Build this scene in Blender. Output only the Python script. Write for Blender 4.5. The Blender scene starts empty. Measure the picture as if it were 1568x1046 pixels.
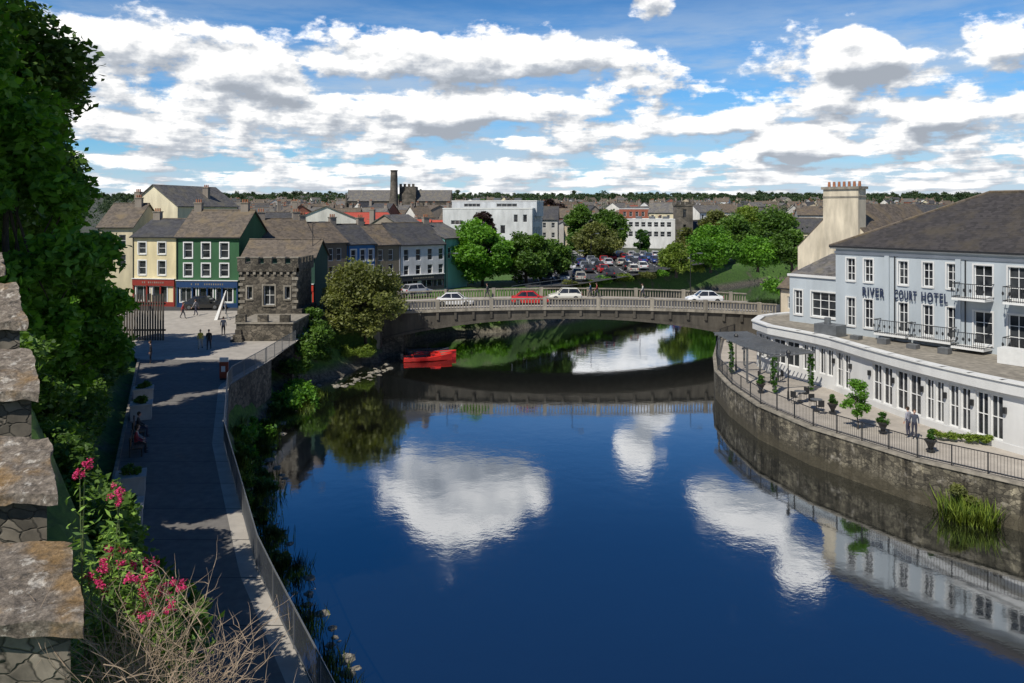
import bpy, math, random
import numpy as np
from mathutils import Vector, Matrix
from mathutils import noise as mn
from mathutils.geometry import tessellate_polygon
R = random.Random(11)
rng = np.random.default_rng(5)
CAM_H = 16.0
# survey helpers: bearing / depression measured from the viewpoint -> plan coordinates in metres
def bx(p, Y): return (p-784)/1220*Y
def bz(p, Y): return CAM_H-(p-322)/1220*Y
def gp(px, py, z):
    Y = (CAM_H-z)*1220/(py-322)
    return (bx(px, Y), Y)
def sm(a, b, x):
    t = np.clip((x-a)/(b-a), 0, 1)
    return t*t*(3-2*t)

scene = bpy.context.scene
COL = scene.collection
def link(o): COL.objects.link(o); return o

# ------------------------------------------------------------------ materials
def newmat(name):
    m = bpy.data.materials.new(name); m.use_nodes = True
    nt = m.node_tree; b = nt.nodes['Principled BSDF']
    return m, nt, b
def N(nt, t, **k):
    n = nt.nodes.new(t)
    for a, v in k.items(): setattr(n, a, v)
    return n
def mixrgb(nt, fac, a, b, mode='MIX'):
    n = N(nt, 'ShaderNodeMix', data_type='RGBA', blend_type=mode)
    for i, v in ((0, fac), (6, a), (7, b)):
        if hasattr(v, 'links'): nt.links.new(v, n.inputs[i])
        else: n.inputs[i].default_value = v if i == 0 else (*v[:3], 1)
    return n.outputs[2]
def noise(nt, vec, scale, detail=5, rough=.6, dist=0, out='Fac'):
    n = N(nt, 'ShaderNodeTexNoise')
    n.inputs['Scale'].default_value = scale; n.inputs['Detail'].default_value = detail
    n.inputs['Roughness'].default_value = rough; n.inputs['Distortion'].default_value = dist
    if vec is not None: nt.links.new(vec, n.inputs['Vector'])
    return n.outputs[out]
def ramp(nt, fac, stops):
    n = N(nt, 'ShaderNodeValToRGB'); cr = n.color_ramp
    while len(cr.elements) < len(stops): cr.elements.new(.5)
    for e, (p, c) in zip(cr.elements, stops):
        e.position = p; e.color = (*c, 1) if len(c) == 3 else c
    nt.links.new(fac, n.inputs[0]); return n.outputs[0]
def mapping(nt, scale=(1, 1, 1)):
    tc = N(nt, 'ShaderNodeTexCoord'); mp = N(nt, 'ShaderNodeMapping')
    mp.inputs['Scale'].default_value = scale
    nt.links.new(tc.outputs['Object'], mp.inputs[0]); return mp.outputs[0]
def bump(nt, b, h, strength=.3, dist=.05):
    n = N(nt, 'ShaderNodeBump'); n.inputs['Strength'].default_value = strength
    n.inputs['Distance'].default_value = dist
    nt.links.new(h, n.inputs['Height']); nt.links.new(n.outputs[0], b.inputs['Normal'])
def mul(c, k): return tuple(min(1, x*k) for x in c)

_mc = {}
def plain(name, c, rough=.7, var=.25, scale=3., metal=0., bmp=.15, streak=False):
    if name in _mc: return _mc[name]
    m, nt, b = newmat(name)
    v = mapping(nt, (1, 1, .25) if streak else (1, 1, 1))
    n1 = noise(nt, v, scale, 6); n2 = noise(nt, mapping(nt), scale*.18, 3)
    c1 = ramp(nt, n1, [(.3, mul(c, 1-var)), (.7, mul(c, 1+var*.5))])
    c2 = mixrgb(nt, 1, c1, ramp(nt, n2, [(.3, (1-var*.7,)*3), (.7, (1, 1, 1))]), 'MULTIPLY')
    nt.links.new(c2, b.inputs['Base Color'])
    b.inputs['Roughness'].default_value = rough; b.inputs['Metallic'].default_value = metal
    if bmp: bump(nt, b, n1, bmp, .03)
    _mc[name] = m; return m
def stone(name, c, c2, sc=1.6, mortar=(.12, .11, .09), lichen=None, zs=1.7, streaks=False):
    m, nt, b = newmat(name)
    v = mapping(nt, (sc, sc, sc*zs))
    nz = N(nt, 'ShaderNodeTexNoise'); nz.inputs['Scale'].default_value = 1.2; nt.links.new(v, nz.inputs['Vector'])
    add = N(nt, 'ShaderNodeVectorMath', operation='MULTIPLY_ADD'); add.inputs[1].default_value = (.55,)*3
    nt.links.new(nz.outputs['Color'], add.inputs[0]); nt.links.new(v, add.inputs[2])
    vo = N(nt, 'ShaderNodeTexVoronoi'); vo.inputs['Scale'].default_value = 1; nt.links.new(add.outputs[0], vo.inputs['Vector'])
    ve = N(nt, 'ShaderNodeTexVoronoi', feature='DISTANCE_TO_EDGE'); ve.inputs['Scale'].default_value = 1; nt.links.new(add.outputs[0], ve.inputs['Vector'])
    sep = N(nt, 'ShaderNodeSeparateColor'); nt.links.new(vo.outputs['Color'], sep.inputs[0])
    col = ramp(nt, sep.outputs[0], [(0, c2), (.5, c), (1, mul(c, 1.45))])
    nn = noise(nt, mapping(nt), 6, 7)
    col = mixrgb(nt, 1, col, ramp(nt, nn, [(.25, (.4,)*3), (.7, (1.15, 1.15, 1.15))]), 'MULTIPLY')
    e = ramp(nt, ve.outputs[0], [(0.0, (0, 0, 0)), (.07, (1, 1, 1))])
    col = mixrgb(nt, e, mortar, col)
    big = noise(nt, mapping(nt), .45, 4)
    col = mixrgb(nt, 1, col, ramp(nt, big, [(.35, (.5, .5, .46)), (.65, (1.1, 1.08, 1.02))]), 'MULTIPLY')
    if streaks:
        st = noise(nt, mapping(nt, (1, 1, .12)), 1.6, 6, .7)
        col = mixrgb(nt, 1, col, ramp(nt, st, [(.38, (.2, .19, .16)), (.55, (.9, .9, .88)), (.7, (1.5, 1.5, 1.42))]), 'MULTIPLY')
        pn = noise(nt, mapping(nt), .9, 6, .7)
        col = mixrgb(nt, ramp(nt, pn, [(.58, (0, 0, 0)), (.68, (.65,)*3)]), col, (.36, .33, .28))
        sp = N(nt, 'ShaderNodeSeparateXYZ'); nt.links.new(mapping(nt), sp.inputs[0])
        sn = N(nt, 'ShaderNodeMath', operation='MULTIPLY_ADD'); nt.links.new(noise(nt, mapping(nt), 1.2, 4), sn.inputs[0]); sn.inputs[1].default_value = -1.; nt.links.new(sp.outputs[2], sn.inputs[2])
        col = mixrgb(nt, ramp(nt, sn.outputs[0], [(0, (.85,)*3), (.45, (0, 0, 0))]), col, (.045, .038, .022))
    if lichen:
        ln = noise(nt, mapping(nt), 2.2, 8, .7)
        col = mixrgb(nt, ramp(nt, ln, [(.55, (0, 0, 0)), (.68, (.8,)*3)]), col, lichen)
    nt.links.new(col, b.inputs['Base Color']); b.inputs['Roughness'].default_value = .9
    bump(nt, b, e, .5, .06); return m
def slate(name, c, rows=3.2):
    m, nt, b = newmat(name)
    v = mapping(nt)
    w = N(nt, 'ShaderNodeTexWave', wave_type='BANDS', bands_direction='Z', wave_profile='SAW')
    w.inputs['Scale'].default_value = rows; w.inputs['Distortion'].default_value = .3; nt.links.new(v, w.inputs[0])
    vo = N(nt, 'ShaderNodeTexVoronoi'); vo.inputs['Scale'].default_value = 3.5; nt.links.new(mapping(nt, (1, 1, 1.6)), vo.inputs['Vector'])
    sp = N(nt, 'ShaderNodeSeparateColor'); nt.links.new(vo.outputs['Color'], sp.inputs[0])
    col = ramp(nt, sp.outputs[0], [(0, mul(c, .65)), (1, mul(c, 1.4))])
    col = mixrgb(nt, 1, col, ramp(nt, w.outputs[1], [(0, (.7,)*3), (.3, (1, 1, 1))]), 'MULTIPLY')
    n2 = noise(nt, v, .7, 5)
    col = mixrgb(nt, ramp(nt, n2, [(.48, (0, 0, 0)), (.7, (.7,)*3)]), col, mul((c[0]*1.25, c[1]*1.15, c[2]*.8), 1.4))
    nt.links.new(col, b.inputs['Base Color']); b.inputs['Roughness'].default_value = .75
    bump(nt, b, w.outputs[1], .25, .03); return m
def leafmat(name, dark, light, trans=.35):
    m, nt, b = newmat(name)
    at = N(nt, 'ShaderNodeAttribute', attribute_name='tint')
    col = ramp(nt, at.outputs['Fac'], [(0, dark), (1, light)])
    nt.links.new(col, b.inputs['Base Color']); b.inputs['Roughness'].default_value = .6
    tr = N(nt, 'ShaderNodeBsdfTranslucent')
    tc = mixrgb(nt, 1, col, (1.3, 1.4, .5), 'MULTIPLY'); nt.links.new(tc, tr.inputs[0])
    mx = N(nt, 'ShaderNodeMixShader'); mx.inputs[0].default_value = trans
    nt.links.new(b.outputs[0], mx.inputs[1]); nt.links.new(tr.outputs[0], mx.inputs[2])
    nt.links.new(mx.outputs[0], nt.nodes['Material Output'].inputs[0]); return m
def glassmat():
    m, nt, b = newmat('window_glass')
    n = noise(nt, mapping(nt), .8, 2)
    nt.links.new(ramp(nt, n, [(.35, (.012, .014, .018)), (.7, (.06, .065, .07))]), b.inputs['Base Color'])
    b.inputs['Roughness'].default_value = .06; b.inputs['Specular IOR Level'].default_value = .6; return m

GLASS = glassmat()
WHITE = plain('white_paint', (.75, .75, .74), .5, .1)
FRAME = plain('window_frame', (.7, .7, .68), .5, .1)
DARK = plain('dark_metal', (.02, .021, .023), .45, .2, bmp=0)
GREYM = plain('grey_steel', (.22, .23, .24), .4, .2, metal=.6, bmp=0)
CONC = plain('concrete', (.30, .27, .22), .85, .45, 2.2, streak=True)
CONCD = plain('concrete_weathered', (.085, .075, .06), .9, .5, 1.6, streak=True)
ASPH = plain('asphalt', (.055, .055, .057), .9, .3, 6)
PATH = plain('path_asphalt', (.16, .15, .14), .9, .25, 2.5)
PAVE = plain('pale_paving', (.38, .35, .31), .85, .2, 1.3)
SLATE = slate('slate_dark', (.045, .045, .05))
SLATEB = slate('slate_brown', (.10, .08, .062))
SLATEG = slate('slate_grey', (.105, .10, .098))
SLATEH = slate('slate_hotel', (.036, .032, .032), 2.2)
REDROOF = plain('red_sheet_roof', (.48, .085, .05), .6, .2)
QSTONE = stone('quay_rubble_stone', (.19, .17, .135), (.07, .062, .05), 2.9, (.06, .053, .04), streaks=True)
CSTONE = stone('castle_stone', (.16, .14, .115), (.065, .058, .05), 2.3, (.045, .04, .034), zs=1.5)
CHSTONE = stone('church_stone', (.15, .13, .11), (.1, .09, .075), .4, (.12, .11, .1))
def capmat():
    m, nt, b = newmat('lichen_coping_stone')
    v = mapping(nt)
    n1 = noise(nt, v, 9, 10, .75); n2 = noise(nt, v, 6.5, 8, .7); n3 = noise(nt, v, 28, 5, .7); n4 = noise(nt, v, 2.0, 6)
    col = ramp(nt, n1, [(.32, (.05, .042, .033)), (.5, (.2, .165, .13)), (.7, (.36, .31, .25))])
    col = mixrgb(nt, ramp(nt, n2, [(.56, (0, 0, 0)), (.62, (.95,)*3)]), col, (.5, .46, .4))
    col = mixrgb(nt, ramp(nt, n4, [(.50, (0, 0, 0)), (.64, (.65,)*3)]), col, (.28, .16, .045))
    col = mixrgb(nt, 1, col, ramp(nt, n3, [(.3, (.4,)*3), (.62, (1.15,)*3)]), 'MULTIPLY')
    nt.links.new(col, b.inputs['Base Color']); b.inputs['Roughness'].default_value = .95
    bump(nt, b, n1, .9, .05); return m
CAP = capmat()
BARK = plain('bark', (.06, .048, .035), .95, .4, 5, bmp=.5)

# ------------------------------------------------------------------ mesh assembly
class Asm:
    def __init__(s, name, origin=(0, 0, 0)):
        s.name = name; s.o = Vector(origin); s.P = {}; s.M = Matrix.Identity(4); s.extra = []
    def frame(s, x, y, z=0, ang=0):
        s.M = Matrix.Translation((x, y, z)) @ Matrix.Rotation(ang, 4, 'Z'); return s
    def add(s, part, mat, vs, fs):
        p = s.P.setdefault(part, dict(v=[], f=[], m=[], mats=[]))
        if mat not in p['mats']: p['mats'].append(mat)
        mi = p['mats'].index(mat); k = len(p['v'])
        for v in vs: p['v'].append(tuple(s.M @ Vector(v) - s.o))
        for f in fs: p['f'].append([i+k for i in f]); p['m'].append(mi)
    def box(s, part, mat, a, b):
        x0, y0, z0 = a; x1, y1, z1 = b
        s.add(part, mat, [(x0,y0,z0),(x1,y0,z0),(x1,y1,z0),(x0,y1,z0),(x0,y0,z1),(x1,y0,z1),(x1,y1,z1),(x0,y1,z1)],
              [(0,3,2,1),(4,5,6,7),(0,1,5,4),(1,2,6,5),(2,3,7,6),(3,0,4,7)])
    def hexa(s, part, mat, p):
        s.add(part, mat, p, [(0,3,2,1),(4,5,6,7),(0,1,5,4),(1,2,6,5),(2,3,7,6),(3,0,4,7)])
    def quad(s, part, mat, *p): s.add(part, mat, p, [tuple(range(len(p)))])
    def prism(s, part, mat, poly, z0, z1, topmat=None):
        n = len(poly)
        s.add(part, mat, [(x, y, z0) for x, y in poly]+[(x, y, z1) for x, y in poly],
              [(i, (i+1) % n, n+(i+1) % n, n+i) for i in range(n)])
        tr = tessellate_polygon([[Vector((x, y, 0)) for x, y in poly]])
        tv = [(x, y, z1) for x, y in poly]
        out = []
        for t in tr:
            a, b, c = [Vector(tv[i]) for i in t]
            out.append(tuple(t) if (b-a).cross(c-a).z > 0 else tuple(reversed(t)))
        s.add(part+('_top' if topmat else ''), topmat or mat, tv, out)
    def cyl(s, part, mat, p0, p1, r0, r1=None, n=8):
        r1 = r0 if r1 is None else r1
        p0 = Vector(p0); p1 = Vector(p1); d = (p1-p0).normalized()
        a = d.orthogonal().normalized(); b = d.cross(a)
        vs = [p0+(a*math.cos(t)+b*math.sin(t))*r0 for t in [2*math.pi*i/n for i in range(n)]]
        vs += [p1+(a*math.cos(t)+b*math.sin(t))*r1 for t in [2*math.pi*i/n for i in range(n)]]
        s.add(part, mat, vs, [(i, (i+1) % n, n+(i+1) % n, n+i) for i in range(n)]+[tuple(reversed(range(n))), tuple(range(n, 2*n))])
    def ball(s, part, mat, c, r, sc=(1, 1, 1), nu=10, nv=7):
        vs = []; fs = []
        for j in range(nv+1):
            ph = math.pi*j/nv
            for i in range(nu):
                th = 2*math.pi*i/nu
                vs.append((c[0]+r*sc[0]*math.sin(ph)*math.cos(th), c[1]+r*sc[1]*math.sin(ph)*math.sin(th), c[2]+r*sc[2]*math.cos(ph)))
        for j in range(nv):
            for i in range(nu):
                fs.append((j*nu+i, (j+1)*nu+i, (j+1)*nu+(i+1) % nu, j*nu+(i+1) % nu))
        s.add(part, mat, vs, fs)
    def wall(s, part, mat, W, z0, z1, ops=(), rec=.16, fr=FRAME, fw=.07, sur=None, surw=.12, x0=0.):
        xs = sorted({x0, x0+W, *[o[0] for o in ops], *[o[2] for o in ops]})
        zs = sorted({z0, z1, *[o[1] for o in ops], *[o[3] for o in ops]})
        for i in range(len(xs)-1):
            for j in range(len(zs)-1):
                cx = (xs[i]+xs[i+1])/2; cz = (zs[j]+zs[j+1])/2
                if any(o[0] < cx < o[2] and o[1] < cz < o[3] for o in ops): continue
                s.quad(part, mat, (xs[i],0,zs[j]), (xs[i+1],0,zs[j]), (xs[i+1],0,zs[j+1]), (xs[i],0,zs[j+1]))
        for o in ops:
            a, b, c, d = o[:4]; nx = o[4] if len(o) > 4 else 1; nz = o[5] if len(o) > 5 else 2
            for q in (((a,0,b),(a,rec,b),(a,rec,d),(a,0,d)), ((c,0,b),(c,0,d),(c,rec,d),(c,rec,b)),
                      ((a,0,d),(a,rec,d),(c,rec,d),(c,0,d)), ((a,0,b),(c,0,b),(c,rec,b),(a,rec,b))):
                s.quad(part, mat, *q)
            s.quad('windows', GLASS, (a,rec,b), (c,rec,b), (c,rec,d), (a,rec,d))
            y0, y1 = rec-.07, rec-.004
            s.box('window_frames', fr, (a,y0,b), (a+fw,y1,d)); s.box('window_frames', fr, (c-fw,y0,b), (c,y1,d))
            s.box('window_frames', fr, (a+fw,y0,b), (c-fw,y1,b+fw)); s.box('window_frames', fr, (a+fw,y0,d-fw), (c-fw,y1,d))
            for k in range(1, nx):
                x = a+(c-a)*k/nx; s.box('window_frames', fr, (x-fw*.4,y0+.01,b+fw), (x+fw*.4,y1,d-fw))
            for k in range(1, nz):
                z = b+(d-b)*k/nz; s.box('window_frames', fr, (a+fw,y0+.015,z-fw*.35), (c-fw,y1-.002,z+fw*.35))
            if sur:
                w = surw
                s.box('surrounds', sur, (a-w,-.05,b-w), (a-.002,-.002,d+w)); s.box('surrounds', sur, (c+.002,-.05,b-w), (c+w,-.002,d+w))
                s.box('surrounds', sur, (a-.002,-.052,d+.002), (c+.002,-.002,d+w+.003)); s.box('surrounds', sur, (a-.002,-.1,b-w), (c+.002,-.002,b-.002))
    def finish(s, smooth=()):
        def mk(nm, p):
            me = bpy.data.meshes.new(nm); me.from_pydata(p['v'], [], p['f'])
            for m in p['mats']: me.materials.append(m)
            me.polygons.foreach_set('material_index', p['m'])
            if nm in smooth: me.polygons.foreach_set('use_smooth', [True]*len(p['f']))
            me.update(); return me
        if len(s.P) == 1 and not s.extra:
            k = list(s.P)[0]; me = mk(s.name, s.P[k])
            o = bpy.data.objects.new(s.name, me); o.location = s.o; return link(o)
        e = bpy.data.objects.new(s.name, None); e.location = s.o; e.empty_display_size = .5; link(e)
        for k, p in s.P.items():
            o = bpy.data.objects.new(k, mk(k, p)); o.parent = e; link(o)
        for x in s.extra:
            x.parent = e; x.location = x.location - s.o
        return e

def np_mesh(name, V, faces4, tint, mats, mi=None, parent=None, smooth=False):
    me = bpy.data.meshes.new(name); n = len(faces4)
    me.vertices.add(len(V)); me.vertices.foreach_set('co', V.astype(np.float32).ravel())
    me.loops.add(n*4); me.loops.foreach_set('vertex_index', faces4.astype(np.int32).ravel())
    me.polygons.add(n); me.polygons.foreach_set('loop_start', np.arange(0, 4*n, 4, dtype=np.int32))
    me.polygons.foreach_set('loop_total', np.full(n, 4, dtype=np.int32))
    for m in mats: me.materials.append(m)
    me.update(calc_edges=True)
    if tint is not None:
        a = me.attributes.new('tint', 'FLOAT', 'FACE'); a.data.foreach_set('value', tint.astype(np.float32))
    if smooth: me.polygons.foreach_set('use_smooth', [True]*n)
    o = bpy.data.objects.new(name, me); link(o)
    if parent: o.parent = parent
    return o
def leaves(C, size, rg, aspect=.55, droop=0.):
    n = len(C)
    a = rg.normal(size=(n, 3)); a[:, 2] = a[:, 2]*.6-droop; a /= np.linalg.norm(a, axis=1)[:, None]
    b = rg.normal(size=(n, 3)); b[:, 2] *= .6; b -= a*(a*b).sum(1)[:, None]; b /= np.linalg.norm(b, axis=1)[:, None]
    s = (size*rg.uniform(.6, 1.3, n))[:, None]
    nn = np.cross(a, b)
    V = np.stack([C-a*s, C+b*s*aspect+nn*s*.15, C+a*s, C-b*s*aspect+nn*s*.15], 1).reshape(-1, 3)
    return V, np.arange(4*n).reshape(n, 4)
def clump_points(centers, radii, n, rg, flat=.75):
    w = radii**2; k = rg.choice(len(centers), n, p=w/w.sum())
    d = rg.normal(size=(n, 3)); d /= np.linalg.norm(d, axis=1)[:, None]
    r = radii[k]*(rg.uniform(0, 1, n)**.45)
    r *= 1+.25*np.sin(d[:, 0]*7+k)*np.cos(d[:, 2]*6+k*2)
    d[:, 2] *= flat
    return centers[k]+d*r[:, None], k
def tree(name, x, y, z0, h, cr, cb=.25, ncl=38, nl=9000, ls=.28, mat=None, seed=1, top=1.0, crr=.30, trunk=.35, lean=(0, 0), flat=.75, droop=0.):
    rg = np.random.default_rng(seed); o = Vector((x, y, z0))
    zc = h*(cb+1)/2; hz = h*(1-cb)/2
    cs = []; rs = []
    for i in range(ncl):
        d = rg.normal(size=3); d /= np.linalg.norm(d)
        q = rg.uniform(.35, 1)**.6
        taper = 1-(.35*top*max(0, d[2]*q))
        r = cr*crr*rg.uniform(.65, 1.35)
        cs.append((d[0]*q*(cr-r*.6)*taper+lean[0]*(d[2]*q+1)/2, d[1]*q*(cr-r*.6)*taper+lean[1]*(d[2]*q+1)/2, zc+d[2]*q*(hz-r*.5)))
        rs.append(r)
    cs = np.array(cs); rs = np.array(rs)
    a = Asm('x')
    pts = [Vector((0, 0, -.4)), Vector((.1, 0, h*cb*.6)), Vector((lean[0]*.4-.1, lean[1]*.4, zc)), Vector((lean[0]*.8, lean[1]*.8, zc+hz*.55))]
    rr = [trunk, trunk*.75, trunk*.45, trunk*.12]
    for i in range(3): a.cyl('t', BARK, pts[i], pts[i+1], rr[i], rr[i+1], 9)
    for i in range(0, ncl, 2):
        t = rg.uniform(.15, .9); b = pts[1].lerp(pts[2], t) if rg.random() < .7 else pts[2].lerp(pts[3], t*.8)
        c = Vector(cs[i]); m = b.lerp(c, .55)+Vector((0, 0, -.05*h*rg.random()))
        a.cyl('t', BARK, b, m, trunk*.28, trunk*.15, 6); a.cyl('t', BARK, m, c, trunk*.15, trunk*.04, 5)
    e = bpy.data.objects.new(name, None); e.location = o; link(e)
    p = a.P['t']; me = bpy.data.meshes.new('trunk_and_limbs'); me.from_pydata(p['v'], [], p['f']); me.materials.append(BARK)
    t = bpy.data.objects.new('trunk_and_limbs', me); t.parent = e; link(t)
    C, k = clump_points(cs, rs, nl, rg, flat)
    V, Fc = leaves(C, np.full(nl, ls), rg, droop=droop)
    ct = rg.uniform(0, 1, ncl)
    tint = np.clip(ct[k]*.55+rg.uniform(0, .45, nl), 0, 1)
    np_mesh('crown', V, Fc, tint, [mat], parent=e)
    return e
def shrub(name, blobs, n, ls, mat, seed=1, flat=.8, aspect=.55, dens=None):
    rg = np.random.default_rng(seed); B = np.array(blobs, float)
    cs = []; rs = []
    for bx_, by_, bz_, br in B:
        for i in range(7):
            d = rg.normal(size=3); d /= np.linalg.norm(d); r = br*rg.uniform(.35, .6)
            cs.append((bx_+d[0]*br*.6, by_+d[1]*br*.6, bz_+abs(d[2])*br*.6)); rs.append(r)
    cs = np.array(cs); rs = np.array(rs); o = cs.mean(0)
    C, k = clump_points(cs, rs, n, rg, flat)
    V, Fc = leaves(C-o, np.full(n, ls), rg, aspect)
    ct = rg.uniform(0, 1, len(cs))
    ob = np_mesh(name, V, Fc, np.clip(ct[k]*.55+rg.uniform(0, .45, n), 0, 1), [mat]); ob.location = o
    return ob
def reeds(name, pts, h, n, mat, seed):
    rg = np.random.default_rng(seed); P = np.array(pts, float); k = rg.integers(0, len(P), n)
    b = P[k][:, :3]+rg.normal(size=(n, 3))*np.array([.3, .3, .03]); L = (h*rg.uniform(.5, 1.2, n))[:, None]
    t = rg.normal(size=(n, 3))*np.array([.28, .28, 0])+np.array([0, 0, 1.]); wv = rg.normal(size=(n, 3)); wv[:, 2] = 0; wv /= np.linalg.norm(wv, axis=1)[:, None]
    o = P[:, :3].mean(0); b = b-o
    V = np.stack([b-wv*.02, b+wv*.02, b+t*L*.6+wv*.014, b+t*L+wv*.08*L], 1).reshape(-1, 3)
    ob = np_mesh(name, V, np.arange(4*n).reshape(n, 4), rg.uniform(0, 1, n), [mat]); ob.location = o; return ob

L_DEEP = leafmat('foliage_deep', (.014, .05, .008), (.08, .20, .02))
L_BRIGHT = leafmat('foliage_bright', (.045, .14, .012), (.18, .38, .03), .4)
L_MID = leafmat('foliage_mid', (.03, .075, .01), (.13, .24, .03))
L_OLIVE = leafmat('foliage_olive', (.07, .085, .022), (.24, .26, .07))
L_LIME = leafmat('foliage_lime', (.07, .13, .012), (.26, .34, .045))
L_COPPER = leafmat('foliage_copper', (.02, .01, .012), (.06, .035, .03))
L_FAR = leafmat('foliage_far', (.016, .038, .014), (.06, .10, .03), .2)

# ------------------------------------------------------------------ terrain
LEFT = [(14,-40),(6,0),(0,14),(-3.3,22),(-5.4,27),(-8.1,32.6),(-10.9,38),(-12.9,44.6),(-15.9,53),(-17.3,61.4),(-17.2,70),(-13.6,75),(-12.3,81),(-12.6,88),(-12.2,94),(-8,100),(1,104),(6,112),(16,126),(30,146),(56,176),(120,205)]
QUAY = [(60,2),(45,20),(33,32),(25.4,39.6),(22,43.6),(18.7,50),(17.2,55.8),(16.9,62),(17.3,67.8),(18.8,74.2),(21.7,83.8),(25.2,88.5)]
RIGHT = [(130,176),(80,148),(52,128),(36,110),(28,97),(26,91)]+QUAY[::-1]+[(90,-40)]
RIV = np.array(LEFT+RIGHT, float)
def sdist(X, Y):
    d = np.full(X.shape, 1e9); ins = np.zeros(X.shape, bool); n = len(RIV)
    for i in range(n):
        a = RIV[i]; b = RIV[(i+1) % n]; ab = b-a
        t = np.clip(((X-a[0])*ab[0]+(Y-a[1])*ab[1])/(ab@ab), 0, 1)
        d = np.minimum(d, np.hypot(X-a[0]-t*ab[0], Y-a[1]-t*ab[1]))
        c = ((a[1] > Y) != (b[1] > Y)) & (X < (b[0]-a[0])*(Y-a[1])/((b[1]-a[1]) or 1e-9)+a[0]); ins ^= c
    return np.where(ins, -d, d)
def Lx(Y): return -18.2-.43*(Y-36.8)
def Rx(Y): return np.interp(Y, [8, 20.2, 26.2, 40.9, 54.6, 63, 72], [1.5, -5.03, -8.25, -14.7, -19.4, -19.3, -19.6])
def terrain(X, Y):
    X = np.asarray(X, float); Y = np.asarray(Y, float)
    d = sdist(X, Y)+.35*np.sin(X*1.7+Y*.9)*np.sin(Y*1.3)*(X < 5)
    base = np.where(X < 8, np.interp(Y, [70, 86], [3.7, 4.75]), np.interp(Y, [86, 96], [1.9, 4.2]))
    base = base+np.clip(Y-180, 0, 5000)*.018+np.clip(Y-600, 0, 1700)*.008
    w = np.where((X < 8) & (Y < 86), 4.6, np.where((X > 14) & (Y < 92), 2.5, 4.0))
    w = np.where((Y > 66) & (Y < 84) & (X < 0), 9.0, w)
    z = -1.5+sm(0, 1, d/w)*(base+1.5)
    hill = np.clip((Lx(Y)-.8-X)*.75, 0, 9)*sm(76, 62, Y)
    e = X-(-3.1-.71*(Y-5.8))
    wb = np.clip(11.6-2.4*np.clip(e-.9, 0, 9)-3.7, 0, 8)*sm(34, 24, Y)
    z = z+np.where(d > 2, np.maximum(hill, wb), 0)
    und = .12*np.sin(X*.9)*np.cos(Y*.7)*(d > 1)*(Y < 75)*(X < Lx(Y)-1)
    return z+und
def axis(lo, hi, step, far_lo, far_hi):
    m = list(np.arange(lo, hi+.01, step)); s = step; a = m[-1]
    while a < far_hi: s *= 1.22; a += s; m.append(a)
    s = step; a = m[0]
    while a > far_lo: s *= 1.22; a -= s; m.insert(0, a)
    return np.array(m)
xs = axis(-60, 70, .8, -5000, 5000); ys = axis(0, 185, .8, -1500, 7000)
GX, GY = np.meshgrid(xs, ys); GZ = terrain(GX, GY)
nx, ny = len(xs), len(ys)
I = np.arange(nx*ny).reshape(ny, nx)
Fq = np.stack([I[:-1, :-1], I[:-1, 1:], I[1:, 1:], I[1:, :-1]], -1).reshape(-1, 4)
def groundmat():
    m, nt, b = newmat('ground_grass_soil')
    v = mapping(nt)
    n1 = noise(nt, v, .25, 8, .65); n2 = noise(nt, v, 3, 6, .7)
    g = ramp(nt, n2, [(.3, (.02, .05, .008)), (.6, (.07, .15, .02)), (.8, (.13, .19, .04))])
    s = ramp(nt, n2, [(.3, (.06, .05, .035)), (.7, (.17, .145, .105))])
    col = mixrgb(nt, ramp(nt, n1, [(.56, (0, 0, 0)), (.66, (.8,)*3)]), g, s)
    sp = N(nt, 'ShaderNodeSeparateXYZ'); nt.links.new(v, sp.inputs[0])
    # built-up and wooded land in the distance
    far = ramp(nt, noise(nt, v, .03, 6, .7), [(.35, (.025, .04, .015)), (.5, (.06, .058, .05)), (.62, (.035, .055, .02)), (.75, (.09, .085, .075))])
    fy = N(nt, 'ShaderNodeMapRange'); fy.inputs[1].default_value = 175; fy.inputs[2].default_value = 230; nt.links.new(sp.outputs[1], fy.inputs[0])
    col = mixrgb(nt, fy.outputs[0], col, far)
    mr = N(nt, 'ShaderNodeMapRange'); mr.inputs[1].default_value = .45; mr.inputs[2].default_value = 1.2
    nt.links.new(sp.outputs[2], mr.inputs[0])
    col = mixrgb(nt, mr.outputs[0], ramp(nt, n2, [(.35, (.035, .03, .022)), (.7, (.2, .18, .14))]), col)
    nt.links.new(col, b.inputs['Base Color']); b.inputs['Roughness'].default_value = .95
    bump(nt, b, n2, .6, .1); return m
np_mesh('ground', np.stack([GX, GY, GZ], -1).reshape(-1, 3), Fq, None, [groundmat()], smooth=True)

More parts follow.
